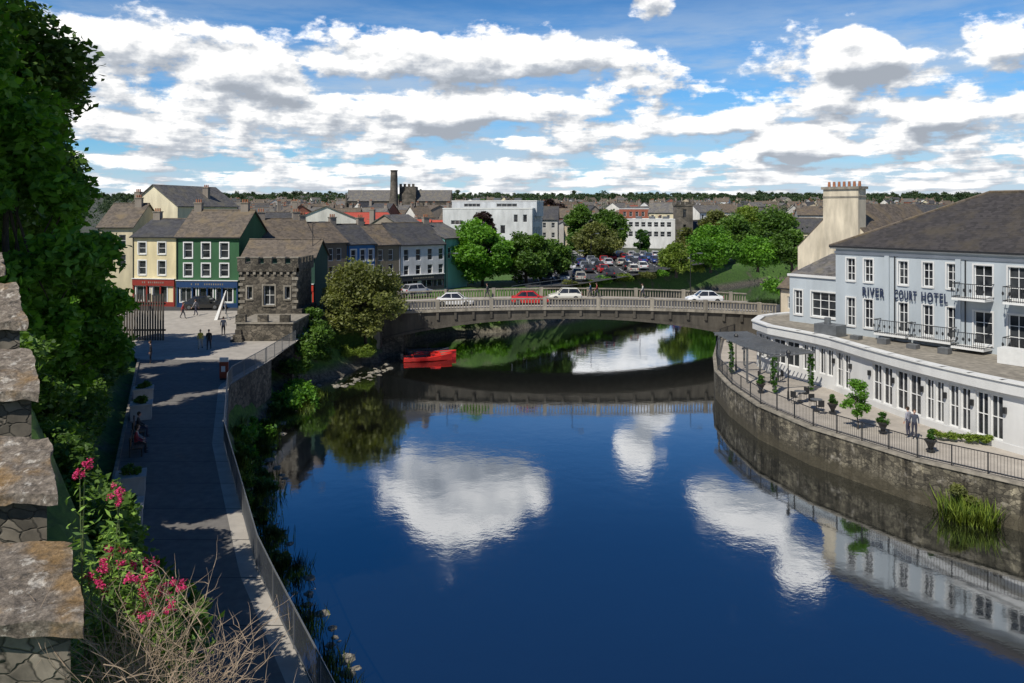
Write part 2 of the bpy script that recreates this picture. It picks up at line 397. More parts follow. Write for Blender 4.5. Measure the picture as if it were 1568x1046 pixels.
# water
def watermat():
    m, nt, b = newmat('river_water')
    nt.nodes.remove(b)
    v = mapping(nt, (1, 1.0, 1))
    n1 = noise(nt, v, .9, 4, .55); n2 = noise(nt, v, 6., 3, .5); n3 = noise(nt, v, .12, 3)
    ad = N(nt, 'ShaderNodeMath', operation='MULTIPLY_ADD'); nt.links.new(n2, ad.inputs[0]); ad.inputs[1].default_value = .16; nt.links.new(n1, ad.inputs[2])
    ml = N(nt, 'ShaderNodeMath', operation='MULTIPLY'); nt.links.new(ad.outputs[0], ml.inputs[0]); nt.links.new(ramp(nt, n3, [(.35, (.4,)*3), (.65, (1,)*3)]), ml.inputs[1])
    bp = N(nt, 'ShaderNodeBump'); bp.inputs['Strength'].default_value = .2; bp.inputs['Distance'].default_value = .035
    nt.links.new(ml.outputs[0], bp.inputs['Height'])
    gl = N(nt, 'ShaderNodeBsdfGlossy'); gl.inputs['Roughness'].default_value = .045; gl.inputs['Color'].default_value = (.93, .96, 1, 1)
    df = N(nt, 'ShaderNodeBsdfDiffuse'); df.inputs['Color'].default_value = (.006, .007, .005, 1)
    fr = N(nt, 'ShaderNodeFresnel'); fr.inputs['IOR'].default_value = 1.33
    fm = N(nt, 'ShaderNodeMath', operation='MULTIPLY_ADD', use_clamp=True); fm.inputs[1].default_value = .75; fm.inputs[2].default_value = .42
    nt.links.new(fr.outputs[0], fm.inputs[0])
    mx = N(nt, 'ShaderNodeMixShader'); nt.links.new(fm.outputs[0], mx.inputs[0])
    nt.links.new(df.outputs[0], mx.inputs[1]); nt.links.new(gl.outputs[0], mx.inputs[2])
    nt.links.new(bp.outputs[0], gl.inputs['Normal'])
    nt.links.new(mx.outputs[0], nt.nodes['Material Output'].inputs[0]); return m
a = Asm('river_water'); a.quad('w', watermat(), (-60, -60, 0), (200, -60, 0), (200, 210, 0), (-60, 210, 0)); a.finish()

# ------------------------------------------------------------------ path + plaza
a = Asm('riverside_path')
Ys = np.arange(8, 64.1, 1.0)
def strip(a, part, mat, rows):
    for (l0, r0, y0, z0), (l1, r1, y1, z1) in zip(rows[:-1], rows[1:]):
        a.quad(part, mat, (l0, y0, z0), (r0, y0, z0), (r1, y1, z1), (l1, y1, z1))
zz = lambda Y: float(np.interp(Y, [70, 86], [4.0, 5.0]))
strip(a, 'asphalt_surface', PATH, [(Lx(Y), Rx(Y)-.7, Y, 4.0) for Y in Ys])
strip(a, 'edge_paving', PAVE, [(Rx(Y)-.7, Rx(Y), Y, 4.0) for Y in Ys])
for Y in Ys[::3]: a.quad('paving_joints', ASPH, (Lx(Y)+.05, Y, 4.005), (Rx(Y), Y, 4.005), (Rx(Y), Y+.04, 4.005), (Lx(Y)+.05, Y+.04, 4.005))
for y0, y1 in zip(Ys[:-1], Ys[1:]):
    a.quad('river_edge_wall', CSTONE, (Rx(y0), y0, 4.0), (Rx(y0), y0, 1.0), (Rx(y1), y1, 1.0), (Rx(y1), y1, 4.0))
    a.hexa('left_kerb', CONC, [(Lx(y0)-.18,y0,3.5),(Lx(y0),y0,3.5),(Lx(y1),y1,3.5),(Lx(y1)-.18,y1,3.5),(Lx(y0)-.18,y0,4.12),(Lx(y0),y0,4.12),(Lx(y1),y1,4.12),(Lx(y1)-.18,y1,4.12)])
a.finish()
a = Asm('plaza')
strip(a, 'paving', PAVE, [(Lx(64), -19.3, 64, 4.0), (-38, -19.5, 72, zz(72)), (-46, -19.5, 80, zz(80)), (-56, -14, 86, 5.0), (-56, -14, 87.2, 5.0)])
a.finish()
a = Asm('street')
a.quad('asphalt', ASPH, (-70, 87.2, 5.0), (-13.9, 87.2, 5.0), (-13.9, 99, 5.0), (-70, 99, 5.0))
a.quad('asphalt', ASPH, (-13.9, 99, 5.0), (-13.9, 112, 5.0), (-24, 99.0, 5.0), (-24, 98.999, 5.0))
a.finish()

def railing(name, pts, h=1.1, post=2., infill=.14, mat=DARK, rails=(1., .08), pr=.03, ir=.008, z=None, lean=0):
    P = [Vector(p) for p in pts]; a = Asm(name, P[0])
    for p, q in zip(P[:-1], P[1:]):
        d = (q-p); L = d.length; u = d/L
        for f in rails: a.cyl('rails', mat, p+Vector((0,0,h*f)), q+Vector((0,0,h*f)), pr*.9, n=6)
        k = max(1, round(L/post))
        for i in range(k): a.cyl('posts', mat, p+u*(L*i/k), p+u*(L*i/k)+Vector((0,0,h*1.03)), pr, n=6)
        if infill:
            m = int(L/infill)
            for i in range(m):
                b = p+u*(L*(i+.5)/m); a.cyl('infill_bars', mat, b+Vector((0,0,h*.08)), b+Vector((0,0,h)), ir, n=3)
    a.cyl('posts', mat, P[-1], P[-1]+Vector((0,0,h*1.03)), pr, n=6)
    return a.finish()
railing('river_railing', [(Rx(Y)-.08, Y, 4.0) for Y in list(np.arange(17, 63, 2.4))]+[(-19.4, 63, 4), (-19.5, 71.8, 4)], 1.15, 2.4, .1, GREYM, (1., .08), .03, .008)

a = Asm('timber_slat_fence', (-34, 72.6, 4))
FW = plain('weathered_timber', (.10, .085, .07), .9, .4, 4, streak=True)
for i in range(17):
    x = -35.6+i*.235; h = 4.3+.12*math.sin(i*1.3)
    a.box('slats', FW, (x, 72.5, 3.9), (x+.13, 72.62, 4+h))
a.box('rails', FW, (-35.7, 72.63, 5), (-31.6, 72.73, 5.15)); a.box('rails', FW, (-35.7, 72.63, 7.4), (-31.6, 72.73, 7.55)); a.finish()

# ------------------------------------------------------------------ castle parapet near viewpoint
a = Asm('castle_battlement_wall', (-5, 8, 11))
caps = [((5.8, -3.11, 13.0), (6.85, -3.80, 13.14)), ((7.4, -4.22, 13.36), (8.35, -4.85, 13.62)), ((8.95, -5.30, 13.97), (9.85, -5.92, 14.29)), ((10.45, -6.36, 14.53), (11.5, -7.16, 14.95)), ((12.1, -7.7, 15.1), (13.2, -8.45, 15.3))]
def rough_block(a, part, mat, p, n=7, amp=.02):
    P = [Vector(q) for q in p]
    def tri(u, v, w):
        b = (P[0]*(1-u)*(1-v)+P[1]*u*(1-v)+P[2]*u*v+P[3]*(1-u)*v)
        t = (P[4]*(1-u)*(1-v)+P[5]*u*(1-v)+P[6]*u*v+P[7]*(1-u)*v)
        return b.lerp(t, w)
    def disp(q): return q+Vector((mn.noise(q*3.1), mn.noise(q*3.1+Vector((9, 0, 0))), mn.noise(q*4+Vector((0, 9, 0)))))*amp*1.6+Vector((mn.noise(q*11), mn.noise(q*11+Vector((5, 5, 5))), mn.noise(q*12)))*amp*.7
    def face(fn):
        vs = [disp(fn(i/n, j/n)) for j in range(n+1) for i in range(n+1)]
        a.add(part, mat, vs, [(j*(n+1)+i, j*(n+1)+i+1, (j+1)*(n+1)+i+1, (j+1)*(n+1)+i) for j in range(n) for i in range(n)])
    face(lambda u, v: tri(u, v, 1)); face(lambda u, v: tri(v, u, 0)); face(lambda u, v: tri(u, 0, v)); face(lambda u, v: tri(v, 1, u)); face(lambda u, v: tri(1, u, v)); face(lambda u, v: tri(0, v, u))
NSTONE = stone('parapet_stone', (.17, .15, .125), (.09, .08, .065), 5.0, (.05, .045, .035), zs=1.6)
for (y0, x0, z0), (y1, x1, z1) in caps:
    T = 1.3; th = .1
    rough_block(a, 'coping_stones', CAP, [(x0-T,y0,z0-th),(x0,y0,z0-th),(x1,y1,z1-th),(x1-T,y1,z1-th),(x0-T,y0,z0),(x0,y0,z0),(x1,y1,z1),(x1-T,y1,z1)], 16, .026)
    i = .17; yy0 = y0+.12; yy1 = y1-.1
    a.hexa('merlons', NSTONE, [(x0-T+.1,yy0,5),(x0-i,yy0,5),(x1-i,yy1,5),(x1-T+.1,yy1,5),(x0-T+.1,yy0,z0-th+.0),(x0-i,yy0,z0-th+.0),(x1-i,yy1,z1-th),(x1-T+.1,yy1,z1-th)])
for (A, B) in zip(caps[:-1], caps[1:]):
    (y0, x0, z0) = A[1]; (y1, x1, z1) = B[0]; i = .2; T = 1.2
    a.hexa('crenel_walls', NSTONE, [(x0-T,y0-.08,5),(x0-i,y0-.08,5),(x1-i,y1+.1,5),(x1-T,y1+.1,5),(x0-T,y0-.08,z0-.75),(x0-i,y0-.08,z0-.75),(x1-i,y1+.1,z0-.6),(x1-T,y1+.1,z0-.6)])
a.finish()

# ------------------------------------------------------------------ bridge
BX0, BX1, BY0, BY1 = -14.0, 29.0, 87.2, 98.6
def deck(x): return 5.28-((x-6)/22)**2*.62
def soff(x): return 4.15-(abs(x-6)/20)**2.2*2.3
a = Asm('arched_road_bridge', (7, 93, 0))
n = 44; XS = np.linspace(BX0, BX1, n+1)
for x0, x1 in zip(XS[:-1], XS[1:]):
    d0, d1, s0, s1 = deck(x0), deck(x1), soff(x0), soff(x1)
    for yf, sg in ((BY0, 1), (BY1, -1)):
        ya, yb = (yf, yf+.5) if sg > 0 else (yf-.5, yf)
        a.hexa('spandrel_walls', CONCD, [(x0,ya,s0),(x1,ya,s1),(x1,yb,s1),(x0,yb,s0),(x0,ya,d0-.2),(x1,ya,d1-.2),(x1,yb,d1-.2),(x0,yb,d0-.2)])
        yc, yd = (yf-.28, yf+.4) if sg > 0 else (yf-.4, yf+.28)
        a.hexa('cornice', CONC, [(x0,yc,d0-.148),(x1,yc,d1-.148),(x1,yd,d1-.148),(x0,yd,d0-.148),(x0,yc,d0+.12),(x1,yc,d1+.12),(x1,yd,d1+.12),(x0,yd,d0+.12)])
        yc, yd = (yf-.1, yf+.2) if sg > 0 else (yf-.2, yf+.1)
        a.hexa('handrail', CONC, [(x0,yc,d0+1.0),(x1,yc,d1+1.0),(x1,yd,d1+1.0),(x0,yd,d0+1.0),(x0,yc,d0+1.13),(x1,yc,d1+1.13),(x1,yd,d1+1.13),(x0,yd,d0+1.13)])
        for k in range(3):
            xb = x0+(x1-x0)*(k+.5)/3; db = deck(xb)
            a.box('balusters', CONC, (xb-.06, yf-.04, db+.12), (xb+.06, yf+.13, db+1.0))
        yc, yd = (yf-.14, yf-.003) if sg > 0 else (yf+.003, yf+.14)
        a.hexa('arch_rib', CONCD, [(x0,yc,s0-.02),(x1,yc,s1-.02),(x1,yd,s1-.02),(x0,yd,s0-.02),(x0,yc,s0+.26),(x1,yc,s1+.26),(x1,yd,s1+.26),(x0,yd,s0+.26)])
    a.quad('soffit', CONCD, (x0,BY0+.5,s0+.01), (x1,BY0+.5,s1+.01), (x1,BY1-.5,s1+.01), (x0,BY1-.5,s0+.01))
    a.quad('roadway', ASPH, (x0,BY0+2.2,d0+.005), (x1,BY0+2.2,d1+.005), (x1,BY1-2.2,d1+.005), (x0,BY1-2.2,d0+.005))
    for ya, yb in ((BY0+.4, BY0+2.2), (BY1-2.2, BY1-.4)):
        a.quad('footway', PAVE, (x0,ya,d0+.115), (x1,ya,d1+.115), (x1,yb,d1+.115), (x0,yb,d0+.115))
    ii = int(round((x0-BX0)/((BX1-BX0)/n)))
    if ii % 2 == 0:
        s = soff(x0); dd = deck(x0)
        if dd-.2-s-.3 > .3: a.box('brackets', CONCD, (x0-.14, BY0-.2, max(s+.28, dd-1.0)), (x0+.14, BY0-.004, dd-.15))
    if ii % 6 == 0:
        dd = deck(x0); a.box('parapet_piers', CONC, (x0-.22, BY0-.2, dd+.121), (x0+.22, BY0+.26, dd+1.2)); a.box('parapet_piers', CONC, (x0-.22, BY1-.26, dd+.121), (x0+.22, BY1+.2, dd+1.2))
a.box('left_abutment', CSTONE, (-17.5, BY0+.1, -1.4), (-11.9, BY1-.1, 4.1)); a.box('right_abutment', QSTONE, (25.2, BY0+.1, -1.4), (29, BY1-.1, 3.9))
a.finish()
a = Asm('approach_road')
a.quad('asphalt', ASPH, (29, 89.4, 4.62), (75, 89.4, 4.4), (75, 96.4, 4.4), (29, 96.4, 4.62)); a.finish()
a = Asm('stone_retaining_wall', (-16, 87, 3))
a.box('wall', CSTONE, (-20.5, 86.3, 0), (-14.2, 87.1, 5.9)); a.box('coping', CONC, (-20.6, 86.2, 5.902), (-14.1, 87.2, 6.05))
for x in (-20.2, -17.4, -14.6): a.box('piers', CONC, (x-.3, 86.0, 1), (x+.3, 86.298, 6.2))
a.finish()
a = Asm('stone_steps', (-21, 84, 4))
for i in range(9): a.box('treads', PAVE, (-22.+i*.38, 82, 0), (-21.63+i*.38, 85.5, 4.9-i*.2))
a.box('side_wall', CSTONE, (-22, 81.5, 0), (-18.3, 81.98, 5.2)); a.finish()

# ------------------------------------------------------------------ old stone turret with battlements
a = Asm('stone_gate_tower', (-24, 79, 4))
a.box('plinth', CSTONE, (-25., 72.2, 0), (-19.9, 78, 5.7)); a.box('plinth', CSTONE, (-26.9, 78.002, 0), (-20.6, 84, 6.3))
a.box('plinth_coping', CONC, (-25.1, 72.1, 5.702), (-19.8, 78, 5.86))
for x in (-24.6, -22.6, -20.6): a.box('plinth_merlons', CSTONE, (x-.45, 72.15, 5.862), (x+.45, 72.6, 6.5))
for k in range(4): a.box('buttress_steps', CSTONE, (-25.5+k*.15, 71.5+k*.18, 0), (-24.2-k*.1, 72.198, 5.2-k*.0-1.1*(3-k)*.4))
a.frame(-26.7, 78.2, 0, 0)
a.wall('tower_walls', CSTONE, 5.6, 6.302, 10.3, [(.7,7.3,1.2,8.5,1,1), (2.3,6.7,3.4,8.6,2,2), (4.4,7.3,4.9,8.5,1,1)], rec=.3, sur=CONC, surw=.14)
a.quad('tower_walls', CSTONE, (0,5.6,6.3), (0,0,6.3), (0,0,10.3), (0,5.6,10.3)); a.quad('tower_walls', CSTONE, (5.6,0,6.3), (5.6,5.6,6.3), (5.6,5.6,10.3), (5.6,0,10.3))
for sx in (-.12, 5.12): 
    for k in range(7): a.box('quoins', CONC, (sx, -.06, 6.35+k*.56), (sx+(.6 if k % 2 else .42), -.002, 6.62+k*.56))
a.box('corbel_table', CSTONE, (-.2,-.2,10.0), (5.8,-.003,10.35)); a.box('corbel_table', CSTONE, (5.603,-.2,10.0), (5.8,5.8,10.35))
a.box('parapet', CSTONE, (-.2,-.2,10.352), (5.8,.2,10.75)); a.box('parapet', CSTONE, (5.4,.2,10.352), (5.8,5.8,10.75)); a.box('parapet', CSTONE, (-.2,.2,10.352), (.2,5.8,10.75))
for i in range(5):
    a.box('merlons', CSTONE, (-.2+i*1.3, -.2, 10.752), (.55+i*1.3, .2, 11.3)); a.box('merlon_caps', CONC, (-.25+i*1.3, -.26, 11.302), (.6+i*1.3, .26, 11.42))
    a.box('merlons', CSTONE, (5.4, .25+i*1.2, 10.752), (5.8, .9+i*1.2, 11.3))
for i in range(9): a.box('corbels', CONC, (.0+i*.66, -.16, 9.7), (.25+i*.66, -.003, 9.998))
a.box('roof', CONC, (.2,.2,10.3), (5.4,5.6,10.4)); a.finish()

# ------------------------------------------------------------------ generic buildings
def wmat(c):
    k = 'render_%02d_%02d_%02d' % tuple(int(x*99) for x in c)
    return plain(k, c, .85, .25, .9, streak=True)
def building(name, p0, p1, depth, z0, z1, ops=(), c=(.5,.5,.48), roof='gable', rh=2.5, rm=None, chim=(), sur=None, rops=(), lops=(), shop=None, fr=FRAME, rec=.16, wallm=None):
    p0 = Vector(p0); p1 = Vector(p1); d = p1-p0; W = d.length; ang = math.atan2(d.y, d.x)
    rm = rm or SLATE; wm = wallm or wmat(c)
    a = Asm(name, (p0.x, p0.y, z0)); a.frame(p0.x, p0.y, 0, ang)
    a.wall('walls', wm, W, z0-1.5, z1, ops, sur=sur, fr=fr, rec=rec)
    a.frame(p1.x, p1.y, 0, ang+math.pi/2); a.wall('walls', wm, depth, z0-1.5, z1, rops, sur=sur, fr=fr)
    q = p0+Vector((-math.sin(ang), math.cos(ang)))*depth
    a.frame(q.x, q.y, 0, ang-math.pi/2); a.wall('walls', wm, depth, z0-1.5, z1, lops, fr=fr)
    a.frame(p0.x, p0.y, 0, ang)
    a.quad('walls', wm, (W,depth,z0-1.5), (0,depth,z0-1.5), (0,depth,z1), (W,depth,z1))
    o = .22; D = depth; t = .12
    if roof == 'gable':
        a.quad('walls', wm, (0,0,z1), (0,D/2,z1+rh), (0,D,z1)); a.quad('walls', wm, (W,0,z1), (W,D,z1), (W,D/2,z1+rh))
        k = rh/(D/2)
        a.hexa('roof', rm, [(-o,-o,z1-o*k),(W+o,-o,z1-o*k),(W+o,D/2,z1+rh),(-o,D/2,z1+rh),(-o,-o,z1-o*k+t),(W+o,-o,z1-o*k+t),(W+o,D/2,z1+rh+t),(-o,D/2,z1+rh+t)])
        a.hexa('roof', rm, [(-o,D/2,z1+rh),(W+o,D/2,z1+rh),(W+o,D+o,z1-o*k),(-o,D+o,z1-o*k),(-o,D/2,z1+rh+t),(W+o,D/2,z1+rh+t),(W+o,D+o,z1-o*k+t),(-o,D+o,z1-o*k+t)])
        a.cyl('ridge_tiles', SLATEB, (-o,D/2,z1+rh+t), (W+o,D/2,z1+rh+t), .1, n=6)
        a.box('gutter', DARK, (-o,-o-.12,z1-o*k-.02), (W+o,-o-.004,z1-o*k+.09))
        a.cyl('downpipe', DARK, (.12,-.08,z0), (.12,-.08,z1-.1), .045, n=6)
    elif roof == 'front':
        a.quad('walls', wm, (0,0,z1), (W,0,z1), (W/2,0,z1+rh)); a.quad('walls', wm, (0,D,z1), (W/2,D,z1+rh), (W,D,z1))
        k = rh/(W/2)
        a.hexa('roof', rm, [(-o,-o,z1-o*k),(W/2,-o,z1+rh),(W/2,D+o,z1+rh),(-o,D+o,z1-o*k),(-o,-o,z1-o*k+t),(W/2,-o,z1+rh+t),(W/2,D+o,z1+rh+t),(-o,D+o,z1-o*k+t)])
        a.hexa('roof', rm, [(W/2,-o,z1+rh),(W+o,-o,z1-o*k),(W+o,D+o,z1-o*k),(W/2,D+o,z1+rh),(W/2,-o,z1+rh+t),(W+o,-o,z1-o*k+t),(W+o,D+o,z1-o*k+t),(W/2,D+o,z1+rh+t)])
    elif roof == 'flat':
        a.box('roof', rm, (.2,.2,z1-.3), (W-.2,D-.2,z1-.15))
        a.box('parapet', FRAME, (-.08,-.08,z1), (W+.08,.2,z1+.25)); a.box('parapet', FRAME, (W-.2,.2,z1), (W+.08,D+.08,z1+.25)); a.box('parapet', FRAME, (-.08,.2,z1), (.2,D+.08,z1+.25)); a.box('parapet', FRAME, (.2,D-.2,z1), (W-.2,D+.08,z1+.25))
        for i in range(3): a.box('roof_plant', GREYM, (W*(.2+.25*i),D*.4,z1-.15), (W*(.2+.25*i)+1.6,D*.4+1.4,z1+.9))
    for (cx, cy, ch) in chim:
        a.box('chimney', wmat((.28,.24,.2)), (cx-.45,cy-.3,z1), (cx+.45,cy+.3,z1+rh+ch)); a.box('chimney', CONC, (cx-.52,cy-.37,z1+rh+ch+.002), (cx+.52,cy+.37,z1+rh+ch+.12))
        for k in (-.28, 0, .28): a.cyl('chimney_pots', plain('terracotta', (.35,.14,.07), .8), (cx+k,cy,z1+rh+ch+.12), (cx+k,cy,z1+rh+ch+.5), .1, .08, 7)
    if shop:
        sc, zt = shop
        sm_ = plain('shopfront_%d_%d_%d' % tuple(int(x*100) for x in sc), sc, .45, .12)
        a.box('shop_fascia', sm_, (.1,-.22,zt-.75), (W-.1,-.003,zt)); a.box('shop_fascia', FRAME, (.05,-.3,zt+.002), (W-.05,-.003,zt+.08))
        for i in range(int(W*2.2)):
            if R.random() < .8 and W*.25+i*.26 < W*.75: a.box('fascia_letters', CONC, (W*.25+i*.26,-.24,zt-.47), (W*.25+i*.26+.12,-.223,zt-.28))
        npan = max(2, int(W/1.7))
        for i in range(npan+1):
            x = .1+(W-.35)*i/npan; a.box('shop_pilasters', sm_, (x,-.16,z0), (x+.16,-.003,zt-.752))
        a.box('shop_stallriser', sm_, (.1,-.12,z0), (W-.1,-.004,z0+.5))
    return a
def grid_ops(xsl, w, zl):
    return [(x-w/2, z0, x+w/2, z1, 1, 2) for x in xsl for z0, z1 in zl]
building('cream_shop_building', (bx(203,92), 92), (bx(269.5,91), 91), 8, 5, 12.95, grid_ops([1.25,3.75], .95, [(11.0,12.3),(8.6,10.2)])+[(.5,5.6,2.2,7.3,2,1),(2.6,5.1,4.4,7.3,2,1)], (.72,.62,.38), rh=1.9, rm=SLATE, chim=[(.5,4,.9)], sur=FRAME, shop=((.25,.03,.02), 8.1)).finish()
building('green_pub_building', (bx(270,90.6), 90.6), (bx(366,90), 90), 8.4, 5, 13.0, grid_ops([1.4,3.5,5.65], .95, [(10.6,12.3),(8.5,9.95)])+[(.5,5.6,2.3,7.2,3,1),(2.7,5.1,4.3,7.2,2,1),(4.7,5.6,6.6,7.2,3,1)], (.035,.12,.05), rh=2.9, rm=SLATEB, chim=[(.6,4.2,.9),(6.3,4.2,.9)], sur=WHITE, shop=((.015,.05,.14), 8.0), rops=[(5,10.4,5.8,11.9,1,2)]).finish()
building('cream_gable_house', (bx(198,112), 112), (bx(272,110), 110), 14, 5, 16.6, [(1.4,14.2,2.3,15.8,1,2),(4.2,14.2,5.1,15.8,1,2)], (.78,.7,.5), roof='front', rh=2.9, rm=SLATEG, chim=[(.7,1.,-1.),(6,9,-.2)]).finish()
building('terraced_house', (bx(150,104), 104), (bx(203,104), 104), 9, 5, 13.8, grid_ops([1.2,3.2], .9, [(11.3,12.8),(8.7,10.2)]), (.6,.52,.36), rh=3, rm=SLATEB, chim=[(3.5,4,.8)]).finish()
building('dark_green_shop', (bx(372,87.4), 87.4), (bx(482,87), 87), 5, 5, 10.9, grid_ops([1.5,4.2,6.8], .8, [(8.3,9.8)])+[(5.3,5.2,7.4,7.2,2,1)], (.02,.07,.05), rh=1.7, rm=SLATEB, sur=None, shop=((.5,.05,.03), 7.9)).finish()
building('tall_brown_roof_house', (bx(405,96), 96), (bx(480,99), 99), 9, 5, 12.2, grid_ops([1.5,3.5,5], .8, [(9.8,11.3)]), (.3,.26,.2), rh=2.6, rm=SLATEB, chim=[(.6,4.5,.9),(5,4.5,.9)]).finish()
DST = wmat((.16,.135,.105))
building('stone_townhouse', (bx(482,99), 99), (bx(531,102), 102), 9, 5, 11.9, grid_ops([.9,2.2,3.4], .7, [(9.6,11.2),(7.5,8.9)])+[(.5,5.1,1.5,7),(2.1,5.5,3.6,7,2,1)], rh=2.4, rm=SLATEB, chim=[(.5,4.5,1)], wallm=DST).finish()
building('blue_townhouse', (bx(532,102.2), 102.2), (bx(574,105), 105), 9, 5, 11.6, grid_ops([.9,2.3,3.5], .75, [(9.4,10.9),(7.4,8.8)])+[(.5,5.5,3.4,7,3,1)], (.04,.17,.42), rh=2.4, rm=SLATE, chim=[(.4,4.5,1.)], sur=FRAME, shop=((.06,.05,.05), 7.3)).finish()
building('brown_townhouse', (bx(575,105), 105), (bx(611,107.5), 107.5), 9, 5, 11.4, grid_ops([.8,2.4], .75, [(9.3,10.8),(7.4,8.8)])+[(.5,5.3,2.8,7,3,1)], (.2,.165,.12), rh=2.5, rm=SLATEB, chim=[(.4,4.5,1.)], shop=((.03,.03,.03), 7.3)).finish()
building('white_townhouse', (bx(611.5,107.5), 107.5), (bx(680,112), 112), 9, 5, 11.3, grid_ops([1.1,3,4.9,6.7], .8, [(9.1,10.7),(7.2,8.5)])+[(.5,5.3,3,6.8,3,1),(3.5,5.1,7,6.8,4,1)], (.6,.6,.62), rh=2.8, rm=SLATE, chim=[(7,4.5,.8)], shop=((.03,.03,.04), 7.1)).finish()
building('teal_townhouse', (bx(681,113), 113), (bx(715,118), 118), 9, 5, 12, grid_ops([1.2,3], .8, [(9.1,10.7)]), (.18,.42,.38), rh=2, rm=SLATEG).finish()
building('long_red_roofed_hall', (bx(478,172), 172), (bx(606,180), 180), 14, 5, 13.4, grid_ops([2,5,8,11,14], 1.2, [(10.5,12)]), (.5,.48,.45), rh=2.0, rm=REDROOF).finish()
building('red_roofed_shop', (bx(556,150), 150), (bx(655,150), 150), 10, 5, 12.3, grid_ops([2,4.5,7,9.5], 1., [(9.5,11)]), (.45,.1,.06), rh=1.8, rm=REDROOF).finish()
wo = [(2.,12.6,5.,13.6,3,1),(8,12.6,9.2,15,1,1),(14,10.5,15.2,12.5,1,1),(17.2,13.2,18.2,15,1,1),(19.4,13.2,20.4,15,1,1)]
building('modern_white_block', (bx(678,190), 190), (bx(815,186), 186), 16, 5, 16.3, wo, (.62,.63,.63), roof='flat', rm=CONC, rops=grid_ops([3,6,9,12], 1.4, [(10,12),(13.2,15)])).finish()
building('modern_upper_block', (bx(692,193), 193), (bx(822,189.5), 189.5), 12, 16, 18.1, [(3,16.8,7,17.6,4,1),(11,16.8,16,17.6,4,1)], (.55,.58,.6), roof='flat', rm=CONC).finish()
building('white_office_block', (bx(950,232), 232), (bx(1034,226), 226), 14, 5, 13.3, grid_ops([1.2+i*1.85 for i in range(8)], 1.3, [(11.2,12.6),(8.4,9.9)]), (.62,.62,.6), roof='flat', rm=CONC).finish()
building('red_brick_block', (bx(948,290), 290), (bx(1004,288), 288), 12, 7, 16.4, grid_ops([2+i*2.2 for i in range(5)], 1.1, [(13.8,15.5),(11,12.6)]), (.32,.1,.06), roof='flat', rm=CONC).finish()

# cathedral with round tower
Yc = 420
a = Asm('cathedral_with_round_tower', (bx(610,Yc), Yc, 9))
def nave(a, x0, x1, y0, D, z0, ze, zr, nwin):
    W = x1-x0; a.frame(x0, y0, 0, 0)
    ops = [(W*(i+.5)/nwin-.5, ze-4, W*(i+.5)/nwin+.5, ze-1.2, 1, 1) for i in range(nwin)]
    a.wall('walls', CHSTONE, W, z0, ze, ops, rec=.4, fr=CHSTONE)
    a.quad('walls', CHSTONE, (0,D,z0), (0,0,z0), (0,0,ze), (0,D/2,zr+.5), (0,D,ze)); a.quad('walls', CHSTONE, (W,0,z0), (W,D,z0), (W,D,ze), (W,D/2,zr+.5), (W,0,ze))
    a.quad('roofs', SLATEG, (0,-.5,ze), (W,-.5,ze), (W,D/2,zr), (0,D/2,zr)); a.quad('roofs', SLATEG, (W,D,ze), (0,D,ze), (0,D/2,zr), (W,D/2,zr))
    for i in range(nwin+1): a.box('buttresses', CHSTONE, (W*i/nwin-.4, -1, z0), (W*i/nwin+.4, -.003, ze-.8))
    for x in (0, W): a.cyl('pinnacles', CHSTONE, (x,0,ze-1), (x,0,ze+4.5), .9, .15, 6)
nave(a, bx(530,Yc), bx(598,Yc), Yc, 12, 8, 20.8, 26.8, 7)
nave(a, bx(636,Yc), bx(691,Yc), Yc, 12, 8, 20.8, 26.8, 5)
nave(a, bx(545,Yc), bx(598,Yc), Yc-8, 8, 8, 15.5, 19, 6)
a.frame(0, 0)
x0, x1 = bx(612,Yc), bx(637,Yc)
a.box('crossing_tower', CHSTONE, (x0,Yc-1,8), (x1,Yc+9,28.5))
for i in range(4): a.box('crossing_tower', CHSTONE, (x0+i*2.2,Yc-1,28.502), (x0+i*2.2+1.3,Yc-.3,29.9))
a.quad('walls', CHSTONE, (x0,Yc-3,8), (x1,Yc-3,8), (x1,Yc-3,22), ((x0+x1)/2,Yc-3,28), (x0,Yc-3,22)); a.quad('roofs', SLATEB, (x0,Yc-3,22), ((x0+x1)/2,Yc-3,28), ((x0+x1)/2,Yc,28), (x0,Yc,22)); a.quad('roofs', SLATEB, (x1,Yc,22), ((x0+x1)/2,Yc,28), ((x0+x1)/2,Yc-3,28), (x1,Yc-3,22))
xt = bx(605.5, Yc); a.cyl('round_tower', CHSTONE, (xt,Yc-5,8), (xt,Yc-5,36.3), 2.4, 1.75, 20); a.cyl('round_tower', CHSTONE, (xt,Yc-5,36.3), (xt,Yc-5,36.9), 1.95, 1.9, 20)
a.finish()
Yt = 224; x0, x1 = bx(1036,Yt), bx(1061,Yt); W = x1-x0
a = Asm('church_tower', (x0, Yt, 6)); a.frame(x0, Yt, 0, 0)
a.wall('walls', CHSTONE, W, 4, 17.2, [(W/2-.5,14,W/2+.5,16.3,1,1),(W/2-.4,10.5,W/2+.4,12,1,1)], rec=.4, fr=CHSTONE)
a.quad('walls', CHSTONE, (W,0,4),(W,W,4),(W,W,17.2),(W,0,17.2)); a.quad('walls', CHSTONE, (0,W,4),(0,0,4),(0,0,17.2),(0,W,17.2)); a.quad('walls', CHSTONE, (W,W,4),(0,W,4),(0,W,17.2),(W,W,17.2)); a.box('walls', CHSTONE, (-.15,-.15,17.2), (W+.15,W+.15,17.6))
for i in (0,1,2,3):
    for y in (-.15, W-.25): a.box('battlements', CHSTONE, (i*W/3.4-.15, y, 17.602), (i*W/3.4+.5, y+.4, 18.4))
for x in (0, W):
    for y in (0, W): a.cyl('pinnacles', CHSTONE, (x,y,17.6), (x,y,19.6), .35, .05, 6)
a.finish()
